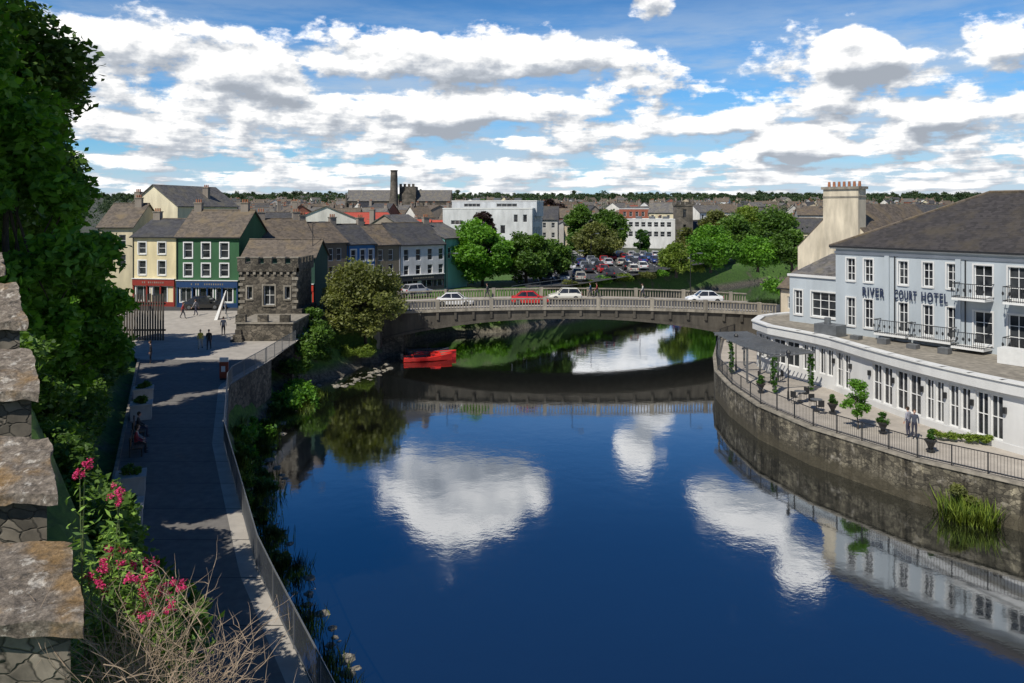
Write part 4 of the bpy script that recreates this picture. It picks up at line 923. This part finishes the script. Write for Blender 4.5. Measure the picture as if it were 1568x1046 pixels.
# ------------------------------------------------------------------ people
def cloth(c):
    return plain('cloth_%d_%d_%d' % tuple(int(x*100) for x in c), c, .9, .15, 8, bmp=0)
def person(name, x, y, z, ang, pose, top, bot, hair=(.04,.025,.015), s=1., shorts=False):
    b = {}
    if pose == 'sit':
        b = dict(pel=(0,0,.53), sp=(0,.0,.74), ch=(0,.02,.95), nk=(0,.04,1.10), hd=(0,.07,1.17))
        for sg, n in ((-1,'l'),(1,'r')):
            b[n+'sh']=(sg*.18,.02,1.02); b[n+'el']=(sg*.24,.10,.76); b[n+'wr']=(sg*.14,.34,.64)
            b[n+'hp']=(sg*.09,.05,.51); b[n+'kn']=(sg*.12,.46,.52); b[n+'an']=(sg*.12,.44,.09); b[n+'to']=(sg*.13,.60,.04)
    else:
        k = 1 if pose == 'walk' else 0
        b = dict(pel=(0,0,.94), sp=(0,.01,1.15), ch=(0,.02,1.34), nk=(0,.03,1.48), hd=(0,.05,1.55))
        for sg, n in ((-1,'l'),(1,'r')):
            f = sg*k
            b[n+'sh']=(sg*.18,.01,1.41); b[n+'el']=(sg*.24,-.1*f+.0,1.13); b[n+'wr']=(sg*.25,-.22*f+.08,.9)
            b[n+'hp']=(sg*.09,0,.90); b[n+'kn']=(sg*.1,.17*f+.03,.5); b[n+'an']=(sg*.1,.28*f-.03*k,.10+(.08 if f < 0 else 0)); b[n+'to']=(sg*.11,.28*f+.13,.04+(.02 if f < 0 else 0))
    ed = [('pel','sp','t'),('sp','ch','t'),('ch','nk','t'),('nk','hd','s')]
    for n in 'lr': ed += [('ch',n+'sh','t'),(n+'sh',n+'el','t'),(n+'el',n+'wr','s' if shorts else 't'),('pel',n+'hp','b'),(n+'hp',n+'kn','b'),(n+'kn',n+'an','s' if shorts else 'b'),(n+'an',n+'to','f')]
    rad = dict(pel=(.15,.11), sp=(.135,.1), ch=(.16,.11), nk=(.055,.055), hd=(.05,.05), sh=(.07,.065), el=(.047,.047), wr=(.03,.03), hp=(.1,.1), kn=(.066,.066), an=(.045,.045), to=(.042,.035))
    keys = list(b); me = bpy.data.meshes.new('b'); me.from_pydata([b[k] for k in keys], [(keys.index(u), keys.index(v)) for u, v, _ in ed], [])
    o = bpy.data.objects.new('b', me); link(o); md = o.modifiers.new('s', 'SKIN'); md.use_smooth_shade = True
    for i, k in enumerate(keys):
        r = rad[k] if k in rad else rad[k[1:]]; me.skin_vertices[0].data[i].radius = r
    me.skin_vertices[0].data[0].use_root = True
    o.modifiers.new('u', 'SUBSURF').levels = 1
    dg = bpy.context.evaluated_depsgraph_get(); em = bpy.data.meshes.new_from_object(o.evaluated_get(dg)); bpy.data.objects.remove(o)
    mats = {'s': SKINM, 't': cloth(top), 'b': cloth(bot), 'f': cloth((.03,.02,.02)), 'h': cloth(hair)}
    a = Asm(name, (x, y, z)); a.M = Matrix.Translation((x, y, z)) @ Matrix.Rotation(ang, 4, 'Z') @ Matrix.Scale(s, 4)
    vs = [v.co.copy() for v in em.vertices]; groups = {}
    for p in em.polygons:
        c = Vector(p.center); best = None
        for u, v, l in ed:
            A = Vector(b[u]); B = Vector(b[v]); t = max(0, min(1, (c-A).dot(B-A)/(B-A).length_squared)); dd = (c-A.lerp(B, t)).length
            if best is None or dd < best[0]: best = (dd, l)
        groups.setdefault(best[1], []).append(list(p.vertices))
    for l, f in groups.items(): a.add('body', mats[l], vs, f)
    hx, hy, hz = b['hd']; hz += .1; hy += .01
    a.ball('head', mats['s'], (hx,hy,hz), .115, (.68,.82,1.05), 12, 10)
    a.ball('hair', mats['h'], (hx,hy-.018,hz+.022), .12, (.74,.86,1.0), 12, 8)
    a.cyl('face', mats['s'], (hx,hy+.085,hz+.02), (hx,hy+.118,hz-.018), .008, .014, 5)
    for sg in (-1, 1):
        a.ball('face', cloth((.02,.02,.02)), (hx+sg*.032,hy+.088,hz+.012), .009, nu=6, nv=4); a.ball('face', mats['s'], (hx+sg*.08,hy,hz), .022, (.4,.8,1.2), 6, 5)
    a.box('face', cloth((.35,.08,.07)), (hx-.022,hy+.083,hz-.055), (hx+.022,hy+.093,hz-.047))
    for n, sg in (('l',-1),('r',1)):
        w = Vector(b[n+'wr']); e = Vector(b[n+'el']); d = (w-e).normalized(); sd = Vector((0,1,0)) if abs(d.z) > .6 else Vector((1,0,0)); sd = (sd-d*sd.dot(d)).normalized(); nr = d.cross(sd)
        for q in (-1.5,-.5,.5,1.5): 
            p0 = w+sd*q*.016; p1 = w+d*.09+sd*q*.021; ln = .075-abs(q-.3)*.009
            a.cyl('hands', mats['s'], p0, p1, .014, .011, 5); p2 = p1+d*ln*.55+nr*sg*.008; p3 = p2+d*ln*.45+nr*sg*.022
            a.cyl('hands', mats['s'], p1, p2, .0095, .0085, 5); a.cyl('hands', mats['s'], p2, p3, .0085, .006, 5)
        a.cyl('hands', mats['s'], w+d*.025+sd*.03, w+d*.075+sd*.055, .011, .009, 5); a.cyl('hands', mats['s'], w+d*.075+sd*.055, w+d*.105+sd*.057, .009, .007, 5)
    a.finish(); bpy.data.meshes.remove(em)
def pl(px, py, z): return (*gp(px, py, z), z)
person('walking_woman', *pl(307,535,4.), math.pi+.2, 'walk', (.75,.55,.08), (.5,.45,.38), (.3,.18,.07), .97)
person('walking_man', *pl(320,536,4.), math.pi+.2, 'walk', (.02,.02,.025), (.03,.03,.04))
person('standing_man', bx(342,74.5), 74.5, 4.28, .3, 'walk', (.04,.05,.08), (.03,.03,.05))
person('walking_man', bx(300,84), 84, 4.87, 1.3, 'walk', (.3,.3,.32), (.04,.04,.07)); person('walking_woman', bx(280,82.5), 82.5, 4.78, -1.3, 'walk', (.35,.05,.05), (.05,.05,.06), (.1,.06,.03), .95)
person('standing_man', bx(231,62.5), 62.5, 4.0, 2., 'stand', (.03,.03,.04), (.02,.02,.03))
for (x, y), cols in zip([BENCH[0], BENCH[1]], [((.03,.03,.03),(.05,.05,.08)), ((.25,.03,.04),(.03,.03,.03))]):
    person('seated_person', x, y, 3.93, -math.pi/2+.4, 'sit', *cols)
person('seated_woman', BENCH[1][0]-.25, BENCH[1][1]+.6, 3.93, -math.pi/2+.4, 'sit', (.3,.32,.35), (.05,.06,.12), (.1,.05,.02), .95)
person('seated_woman', BENCH[2][0], BENCH[2][1], 3.93, -math.pi/2+.4, 'sit', (.55,.2,.28), (.1,.1,.12), (.15,.08,.03), .95)
person('terrace_guest', *pl(1391,668,2.4), .5, 'stand', (.3,.3,.35), (.05,.05,.08)); person('terrace_guest', *pl(1400,670,2.4), 2.8, 'stand', (.06,.07,.1), (.03,.03,.05), (.1,.06,.03), .95)
person('standing_man', -20.9, 82.6, 4.7, 3, 'stand', (.05,.05,.07), (.03,.03,.03)); person('standing_woman', -20.3, 83.1, 4.4, 2.6, 'stand', (.1,.1,.13), (.03,.03,.05), (.2,.1,.05), .95)
for xx, c in ((9.6, (.05,.1,.2)), (10.4, (.3,.05,.05)), (-3, (.1,.1,.1)), (16, (.6,.6,.55))): person('bridge_pedestrian', xx, BY1-1.2, deck(xx)+.115, 1.5, 'walk', c, (.04,.04,.06))

# ------------------------------------------------------------------ vegetation
T = lambda x, y: float(terrain(x, y))
tree('sycamore_tree', -25.3, 35, T(-25.3,35)-.3, 22, 7.4, .1, 85, 56000, .22, L_MID, 101, crr=.22, trunk=.5)
tree('sycamore_tree', -22, 26, T(-22,26)-.3, 26, 7.6, .08, 110, 70000, .2, L_BRIGHT, 102, crr=.21, trunk=.5, top=.3)
tree('sycamore_tree', -31.5, 46, T(-31.5,46)-.3, 17.5, 6.4, .1, 65, 40000, .25, L_MID, 103, crr=.22, trunk=.5)
tree('sycamore_tree', -38, 58, T(-38,58)-.3, 15, 6., .1, 45, 26000, .28, L_DEEP, 104, crr=.25, trunk=.45)
tree('chestnut_tree', -22.0, 38, T(-22,38)-.3, 9.5, 3.6, .1, 38, 22000, .2, L_BRIGHT, 105, crr=.26, trunk=.22, droop=.3)
tree('chestnut_tree', -17.4, 27.5, T(-17.4,27.5)-.3, 11.5, 3.8, .1, 44, 26000, .18, L_BRIGHT, 106, crr=.25, trunk=.22, droop=.3)
tree('chestnut_tree', -26.5, 48, T(-26.5,48)-.3, 8.0, 2.9, .08, 28, 14000, .2, L_BRIGHT, 107, crr=.28, trunk=.2, droop=.3)
b = []
for Y in np.arange(20, 60, 1.6):
    x = Lx(Y)-1.8-R.random(); b.append((x, Y, T(x, Y)+.2, 1.25))
shrub('bank_undergrowth', b, 26000, .13, L_MID, 120)
b = []
for Y in np.arange(10.5, 27, 1.1):
    x = -3.1-.71*(Y-5.8)+1.4+R.random()*.9; b.append((x, Y, T(x, Y)+.1, 1.0))
shrub('ivy_undergrowth', b, 34000, .085, L_MID, 121)
def bank(y0, y1, n, o0, o1, r0, r1):
    out = []
    for _ in range(n):
        Y = R.uniform(y0, y1); x = float(Rx(Y))+R.uniform(o0, o1); out.append((x, Y, max(.1, T(x, Y))-.1, R.uniform(r0, r1)))
    return out
shrub('riverbank_shrubs', bank(46, 71, 16, .4, 1.8, .8, 1.7), 20000, .15, L_BRIGHT, 130)
shrub('riverbank_bramble', bank(38, 70, 22, .3, 2.4, .4, 1.0), 14000, .12, L_MID, 134)
shrub('riverbank_weeds', bank(22, 46, 16, .3, 2.2, .25, .6), 8000, .09, L_OLIVE, 131)
reeds('riverbank_long_grass', [p[:3] for p in bank(22, 71, 120, .3, 2.8, 1, 1)], .75, 9000, L_LIME, 135)
shrub('ivy_cluster', [(-19.4,73.5,2.8,1.7),(-19.2,75.8,3.4,1.9),(-19.6,78.5,3.6,1.9),(-19.0,80,2.2,1.6),(-18.6,76.5,1.6,1.5),(-20,79.5,5.3,1.1),(-19.4,71.5,1.7,1.4)], 18000, .16, L_MID, 132)
b = [(R.uniform(-17.5,-12.8), R.uniform(80,86), 1.4, R.uniform(.6,1.1)) for _ in range(16)]
shrub('riverbank_grass_clumps', b, 14000, .16, L_LIME, 133, aspect=.2)
tree('willow_tree', bx(555,82), 83.2, 1.8, 9.3, 5.0, .06, 64, 28000, .18, L_OLIVE, 140, crr=.26, trunk=.25)
b = [(R.uniform(-13,-1), R.uniform(100,106), 1.8, R.uniform(1.,1.9)) for _ in range(18)]+[(1+t*13, 106+t*20+R.uniform(0,2), 3.4, R.uniform(.6,1.1)) for t in np.linspace(0,1,14)]
shrub('far_bank_shrubs', [(x, y if sdist(np.array([x]), np.array([y]))[0] > 0 else y+4, z, r) for x, y, z, r in b], 22000, .2, L_BRIGHT, 141)
tree('lime_tree', bx(738,118), 118, 4.5, 10.6, 6.2, .04, 64, 32000, .24, L_BRIGHT, 142, crr=.23)
tree('lime_tree', bx(805,121), 121, 4.5, 8.6, 5.0, .04, 50, 18000, .25, L_MID, 143)
tree('lime_tree', bx(842,126), 126, 4.5, 7.6, 3.9, .06, 40, 11000, .26, L_MID, 144)
tree('maple_tree', bx(913,168), 168, 4.8, 8.6, 5.8, .08, 46, 15000, .3, L_OLIVE, 145)
tree('beech_tree', bx(893,180), 180, 4.8, 13.0, 5.0, .08, 46, 14000, .32, L_MID, 146); tree('beech_tree', bx(932,182), 182, 4.8, 12.2, 5.0, .08, 46, 14000, .32, L_MID, 147)
tree('beech_tree', bx(740,150), 150, 4.8, 11.5, 2.8, .3, 24, 5000, .3, L_COPPER, 148); tree('beech_tree', bx(845,300), 300, 8, 12.5, 7.5, .1, 40, 9000, .5, L_COPPER, 149)
tree('beech_tree', bx(812,290), 290, 8, 12.5, 5.5, .1, 40, 8000, .5, L_DEEP, 248); tree('beech_tree', bx(738,330), 330, 8, 13, 5, .1, 40, 8000, .5, L_MID, 249)
tree('lime_tree', bx(1035,138), 138, 4.7, 5.8, 3.4, .06, 34, 8000, .24, L_LIME, 249)
tree('ash_tree', bx(1088,150), 150, 4.6, 8.6, 5.8, .06, 50, 16000, .28, L_BRIGHT, 150)
tree('ash_tree', bx(1125,185), 185, 4.8, 10.4, 6.4, .06, 46, 13000, .34, L_MID, 151)
tree('ash_tree', bx(1160,152), 152, 4.6, 6.8, 5.4, .04, 46, 12000, .28, L_BRIGHT, 152)
tree('ash_tree', bx(1185,205), 205, 5, 12, 7.2, .06, 46, 12000, .38, L_MID, 153)
tree('ash_tree', bx(1212,150), 150, 4.8, 8, 4.8, .06, 40, 10000, .3, L_MID, 154)
tree('ash_tree', bx(1098,230), 230, 5.5, 11, 5.5, .06, 36, 8000, .38, L_OLIVE, 156); tree('ash_tree', bx(1150,240), 240, 5.5, 12.5, 6, .06, 36, 9000, .38, L_LIME, 157)
tree('ash_tree', bx(1062,170), 170, 4.8, 8.5, 4.4, .05, 36, 9000, .3, L_OLIVE, 158)
tree('yew_tree', bx(985,190), 190, 5, 7.5, 2.4, .05, 20, 4000, .3, L_DEEP, 155, top=2)
for i, (p, Y, r) in enumerate([(950,133,1.2),(920,129,1.1),(985,137,1.2),(1060,152,1.4),(1010,142,1.1),(870,120,1.1),(895,124,.9)]):
    x = bx(p, Y); shrub('car_park_shrub', [(x, Y, max(T(x,Y), 4.5), r), (x+r, Y+.4, max(T(x,Y), 4.5), r*.8)], 2200, .17, [L_LIME, L_BRIGHT, L_OLIVE][i % 3], 160+i)
b = []
for i in range(40):
    t = R.random(); x = 38+t*70; y = 114+t*40+R.uniform(0, 8); b.append((x, y, 4., R.uniform(1.2, 2.6)))
shrub('upstream_bank_vegetation', b, 22000, .3, L_BRIGHT, 170)
rg = np.random.default_rng(9); cs = []; rs = []
for i in range(5200):
    Y = 255*math.exp(rg.uniform(0, 2.2)); p = rg.uniform(-700, 2300) if rg.random() < .3 else rg.uniform(150, 1500)
    if p < 930 and Y < 420 and rg.random() < .6: continue
    if 500 < p < 720 and Y < 440: continue
    if 930 < p < 1070 and Y < 300: continue
    X = bx(p, Y); z = T(X, Y); h = rg.uniform(4.0, 9.5)*(1 if Y < 900 else 1.4)*(.8 if p < 900 and Y < 500 else 1)
    if rg.random() < .06: h *= 1.4
    for k in range(3): cs.append((X+rg.normal()*2.5, Y+rg.normal()*2, z+h*rg.uniform(.3, .8))); rs.append(h*rg.uniform(.28, .45))
for i in range(200):
    Y = rg.uniform(165, 300); p = rg.uniform(1100, 1700); X = bx(p, Y); z = T(X, Y); h = rg.uniform(5, 9)
    for k in range(4): cs.append((X+rg.normal()*2, Y+rg.normal()*2, z+h*rg.uniform(.2, .8))); rs.append(h*rg.uniform(.25, .4))
cs = np.array(cs); rs = np.array(rs); C, k = clump_points(cs, rs, 480000, rg)
V, Fc = leaves(C, np.clip(C[:, 1]/900, .35, 1.9)*.9, rg); ct = rg.uniform(0, 1, len(cs))
np_mesh('distant_trees', V, Fc, np.clip(ct[k]*.7+rg.uniform(0, .3, len(C)), 0, 1), [L_FAR])

# rocks along left water edge
a = Asm('river_rocks', (-12, 50, 0)); RK = plain('rock', (.26,.235,.19), .95, .45, 5, bmp=.6)
le = resample(LEFT[3:13], .4)
for p in le:
    for _ in range(5 if p.y < 68 else 9):
        off = R.uniform(-.4, 1.1) if p.y < 68 else R.uniform(-.3, 3.2)
        x = p.x-off*(1 if p.y < 72 else .5); y = p.y+R.uniform(-.4, .4)+(off if p.y > 66 else 0); r = R.uniform(.07, .2) if R.random() < .85 else R.uniform(.2, .42); z = max(T(x, y), -.08)
        u = R.random()*6
        vs = []
        for j, (zz_, rr_) in enumerate(((-.6,.8),(.15,1.),(.5,.55))):
            for i in range(6): vs.append((x+r*rr_*math.cos(i*1.047+u)*R.uniform(.75,1.2), y+r*rr_*math.sin(i*1.047+u)*R.uniform(.75,1.2), z+r*zz_*R.uniform(.7,1.1)))
        a.add('r', RK, vs, [(j*6+i, j*6+(i+1) % 6, (j+1)*6+(i+1) % 6, (j+1)*6+i) for j in range(2) for i in range(6)]+[tuple(range(12, 18))])
a.finish()

# valerian in front, dry twigs
L_VAL = leafmat('valerian_leaf', (.06,.14,.02), (.26,.42,.07), .3)
PINK = leafmat('valerian_petals', (.5,.015,.12), (.85,.09,.3), .3)
STEM = plain('green_stem', (.12,.16,.05), .7, .2, bmp=0); TWIG = plain('dry_twig', (.40,.30,.21), .9, .3, 12, bmp=0)
vo = Vector((-3.3, 6.9, 11.5)); a = Asm('red_valerian_plant', vo)
rg = np.random.default_rng(33); FL = []; LF = []
def root(px): return Vector((bx(px, 7.0), 7.0+rg.uniform(-.3, .4), 11.3))
heads = [(165,868),(175,885),(155,855),(232,858),(188,838),(176,748),(130,706),(215,905),(270,890),(150,890),(200,880),(225,940),(240,915),(168,840),(185,760),(135,880),(205,860),(250,940),(122,722),(196,925),(262,925),(230,870),(222,885),(160,905),(248,900),(182,860),(275,900),(210,935)]
for (px, py) in heads:
    Y = 6.7+rg.uniform(-.35, .5); tp = Vector((bx(px, Y), Y, bz(py, Y))); r0 = root(px*.6+90); md = r0.lerp(tp, .55)+Vector((rg.uniform(-.08,.08), rg.uniform(-.08,.08), 0))
    a.cyl('stems', STEM, r0, md, .009, .007, 5); a.cyl('stems', STEM, md, tp, .007, .004, 5)
    for k in range(4):
        c = tp+Vector((rg.normal()*.024, rg.normal()*.024, -.015*k+rg.normal()*.01)); FL.append(np.array(c)+rg.normal(size=(42, 3))*.013)
    for k in range(26):
        t = rg.uniform(.1, .93); q = (r0.lerp(md, t/.55) if t < .55 else md.lerp(tp, (t-.55)/.45)); LF.append(np.array(q)+rg.normal(size=(4, 3))*np.array([.06,.06,.05]))
a.cyl('root_stock', BARK, (-3.5,7,11.1), (-3.5,7,11.4), .08, .05, 7)
e = a.finish()
FLp = np.concatenate(FL); V, Fc = leaves(FLp-np.array(vo), np.full(len(FLp), .009), rg, .7); o = np_mesh('flowers', V, Fc, rg.uniform(0, 1, len(FLp)), [PINK]); o.parent = e
bl = []
for i in range(2600):
    px = rg.normal(190, 48); py = rg.uniform(800+abs(px-170)*1.1, 1150); Y = rg.uniform(6.6, 7.7); bl.append((bx(px, Y), Y, bz(py, Y)))
LFp = np.concatenate(LF+[np.array(bl)]); V, Fc = leaves(LFp-np.array(vo), np.full(len(LFp), .04), rg, .3); o = np_mesh('leaves', V, Fc, rg.uniform(0, 1, len(LFp)), [L_VAL]); o.parent = e
a = Asm('dry_twigs', (-2.9, 6.6, 11.5))
def twig(p, d, L, r, dep):
    q = p
    for i in range(4):
        d = (d+Vector((rg.normal()*.16, rg.normal()*.16, rg.normal()*.12))).normalized(); n_ = q+d*L/4; a.cyl('t', TWIG, q, n_, r*(1-i*.2), r*(1-(i+1)*.2), 4); q = n_
        if dep and rg.random() < .85:
            twig(q, (d+Vector((rg.normal()*.6, rg.normal()*.5, rg.normal()*.4))).normalized(), L*.5, r*.6, dep-1)
for i in range(85):
    px = rg.uniform(180, 325); Y = rg.uniform(6.0, 6.7); p = Vector((bx(px, Y), Y, 11.7)); twig(p, Vector(((px-235)/300, rg.normal()*.2, 1)).normalized(), rg.uniform(.5, 1.1), .0065, 2)
a.finish()

# ------------------------------------------------------------------ sky
w = bpy.data.worlds.new('World'); scene.world = w; w.use_nodes = True; nt = w.node_tree; nt.nodes.clear()
try:
    w.cycles.sampling_method = 'MANUAL'; w.cycles.sample_map_resolution = 512
except Exception as ex: print(ex)
SUN_EL = math.radians(50); SUN_AZ = math.radians(216)   # clockwise from +Y
def M(op, a, b=None, c=None, clamp=False):
    n = nt.nodes.new('ShaderNodeMath'); n.operation = op; n.use_clamp = clamp
    for i, v in enumerate((a, b, c)):
        if v is None: continue
        if hasattr(v, 'links'): nt.links.new(v, n.inputs[i])
        else: n.inputs[i].default_value = v
    return n.outputs[0]
def comb(x, y, z):
    n = nt.nodes.new('ShaderNodeCombineXYZ')
    for i, v in enumerate((x, y, z)):
        if hasattr(v, 'links'): nt.links.new(v, n.inputs[i])
        else: n.inputs[i].default_value = v
    return n.outputs[0]
def sstep(x, a, b, lo=0., hi=1.):
    m = nt.nodes.new('ShaderNodeMapRange'); m.interpolation_type = 'SMOOTHSTEP'; nt.links.new(x, m.inputs[0]); m.inputs[1].default_value = a; m.inputs[2].default_value = b; m.inputs[3].default_value = lo; m.inputs[4].default_value = hi; return m.outputs[0]
tc = nt.nodes.new('ShaderNodeTexCoord')
sk = nt.nodes.new('ShaderNodeTexSky'); sk.sky_type = 'NISHITA'; sk.sun_disc = False; sk.sun_elevation = SUN_EL; sk.sun_rotation = SUN_AZ; sk.altitude = 60; sk.ozone_density = 3.0; sk.dust_density = .4; sk.air_density = 1.0
def blob(px, py, wpx, hpx, amp):
    a0 = math.atan((px-784)/1220); v = (322-py)/1220*math.cos(a0); return (a0, v, wpx/1220*math.cos(a0)**2, hpx/1220, amp)
BL = [blob(640,90,330,62,.36), blob(880,75,110,60,.30), blob(400,105,150,55,.34), blob(1318,82,85,44,.55), blob(1435,178,65,24,.38), blob(1225,222,85,34,.40), blob(1005,12,50,50,.42),
      blob(160,60,180,90,.26), blob(1535,60,60,40,.3), blob(700,-110,150,115,.68), blob(590,-60,130,60,.36), blob(992,-40,55,65,.5), blob(1130,-125,110,85,.62), blob(1215,-200,80,70,.5), blob(480,-240,90,80,.15), blob(700,175,110,25,.22), blob(1090,190,90,28,.15)]
wn = noise(nt, tc.outputs['Generated'], 7.0, 4, .6, out='Color')
wv = nt.nodes.new('ShaderNodeVectorMath'); wv.operation = 'MULTIPLY_ADD'; nt.links.new(wn, wv.inputs[0]); wv.inputs[1].default_value = (.10, .10, .05)
ws = nt.nodes.new('ShaderNodeVectorMath'); ws.operation = 'ADD'; nt.links.new(tc.outputs['Generated'], ws.inputs[0]); ws.inputs[1].default_value = (-.05, -.05, -.025); nt.links.new(ws.outputs[0], wv.inputs[2])
def density(off, det):
    va = nt.nodes.new('ShaderNodeVectorMath'); va.operation = 'ADD'; nt.links.new(wv.outputs[0], va.inputs[0]); va.inputs[1].default_value = off
    vb = nt.nodes.new('ShaderNodeVectorMath'); vb.operation = 'ADD'; nt.links.new(tc.outputs['Generated'], vb.inputs[0]); vb.inputs[1].default_value = off
    sp = nt.nodes.new('ShaderNodeSeparateXYZ'); nt.links.new(va.outputs[0], sp.inputs[0]); x, y, z = sp.outputs
    s2 = nt.nodes.new('ShaderNodeSeparateXYZ'); nt.links.new(vb.outputs[0], s2.inputs[0]); X, Y, Z = s2.outputs
    r = M('MAXIMUM', M('SQRT', M('ADD', M('MULTIPLY', x, x), M('MULTIPLY', y, y))), .01)
    az = M('ARCTAN2', x, y); v = M('DIVIDE', z, r)
    zz_ = M('ADD', M('MAXIMUM', Z, 0.), .075)
    P = comb(M('DIVIDE', X, zz_), M('DIVIDE', Y, zz_), M('MULTIPLY', Z, 3.0))
    n1 = noise(nt, P, 1.25, det, .55)
    n2 = noise(nt, comb(X, Y, M('MULTIPLY', Z, 1.7)), 19, det, .6)
    bs = None
    for a0, v0, w0, h0, am in BL:
        du = M('DIVIDE', M('SUBTRACT', az, a0), w0); dv = M('DIVIDE', M('SUBTRACT', v, v0), h0); dv = M('ADD', M('MAXIMUM', dv, 0.), M('MULTIPLY', M('MINIMUM', dv, 0.), 1.4))
        t = M('MULTIPLY', M('MAXIMUM', M('SUBTRACT', 1.0, M('ADD', M('MULTIPLY', du, du), M('MULTIPLY', dv, dv))), 0.), am)
        bs = t if bs is None else M('MAXIMUM', bs, t)
    th = sstep(v, .11, .30, .41, .78)
    dn = M('ADD', n1, M('MULTIPLY', M('SUBTRACT', n2, .5), .8)); dn = M('ADD', dn, bs)
    return M('SUBTRACT', dn, th), M('DIVIDE', Z, r)
d1, v = density((0, 0, 0), 6); d2, _ = density((-.008, -.006, .016), 4)
alpha = sstep(d1, -.04, .11)
lit = M('ADD', .60, M('MULTIPLY', M('SUBTRACT', d1, d2), 2.7), clamp=True)
thick = M('SUBTRACT', 1.0, M('MULTIPLY', sstep(d1, .18, .55), .20)); lit = M('MULTIPLY', lit, thick)
ccol = ramp(nt, lit, [(0, (3.9, 4.3, 4.9)), (.35, (5.4, 5.8, 6.4)), (.68, (9.2, 9.3, 9.4)), (1, (13.5, 13.2, 12.8))])
tint = nt.nodes.new('ShaderNodeMix'); tint.data_type = 'RGBA'; nt.links.new(sstep(v, .17, .42), tint.inputs[0]); tint.inputs[6].default_value = (.52, .95, 1.3, 1); tint.inputs[7].default_value = (.09, .38, .68, 1)
skyc = mixrgb(nt, 1, sk.outputs[0], tint.outputs[2], 'MULTIPLY')
vs_ = nt.nodes.new('ShaderNodeSeparateXYZ'); nt.links.new(tc.outputs['Generated'], vs_.inputs[0])
vn = noise(nt, comb(M('MULTIPLY', vs_.outputs[0], 1.6), M('MULTIPLY', vs_.outputs[1], 1.6), M('MULTIPLY', vs_.outputs[2], 9.0)), 2.2, 6, .62)
veil = M('MULTIPLY', M('MULTIPLY', sstep(vn, .36, .62), .7), sstep(v, .30, .17))
skyc = mixrgb(nt, veil, skyc, (5.0, 6.0, 7.2))
hz = sstep(v, .09, .0)
skyc = mixrgb(nt, M('MULTIPLY', hz, .6), skyc, (6.0, 7.2, 8.6))
ccol = mixrgb(nt, M('MULTIPLY', hz, .35), ccol, (6.8, 7.4, 8.2))
fin = mixrgb(nt, alpha, skyc, ccol)
bg = nt.nodes.new('ShaderNodeBackground'); bg.inputs[1].default_value = .1; nt.links.new(fin, bg.inputs[0])
ow = nt.nodes.new('ShaderNodeOutputWorld'); nt.links.new(bg.outputs[0], ow.inputs[0])

sd = bpy.data.lights.new('sun', 'SUN'); sd.energy = 5.0; sd.angle = math.radians(.5); sd.color = (1, .94, .83)
so = bpy.data.objects.new('sun', sd); dirv = Vector((math.sin(SUN_AZ)*math.cos(SUN_EL), math.cos(SUN_AZ)*math.cos(SUN_EL), math.sin(SUN_EL)))
so.rotation_euler = dirv.to_track_quat('Z', 'Y').to_euler(); so.location = (-40, -40, 60); link(so)

cd = bpy.data.cameras.new('camera'); cd.lens = 36*1220/1568; cd.sensor_width = 36; cd.shift_y = -201/1568; cd.clip_end = 12000; cd.clip_start = .1
co = bpy.data.objects.new('camera', cd); co.location = (0, 0, CAM_H); co.rotation_euler = (math.pi/2, 0, 0); link(co); scene.camera = co
scene.view_settings.view_transform = 'Standard'; scene.view_settings.look = 'None'; scene.view_settings.exposure = 0
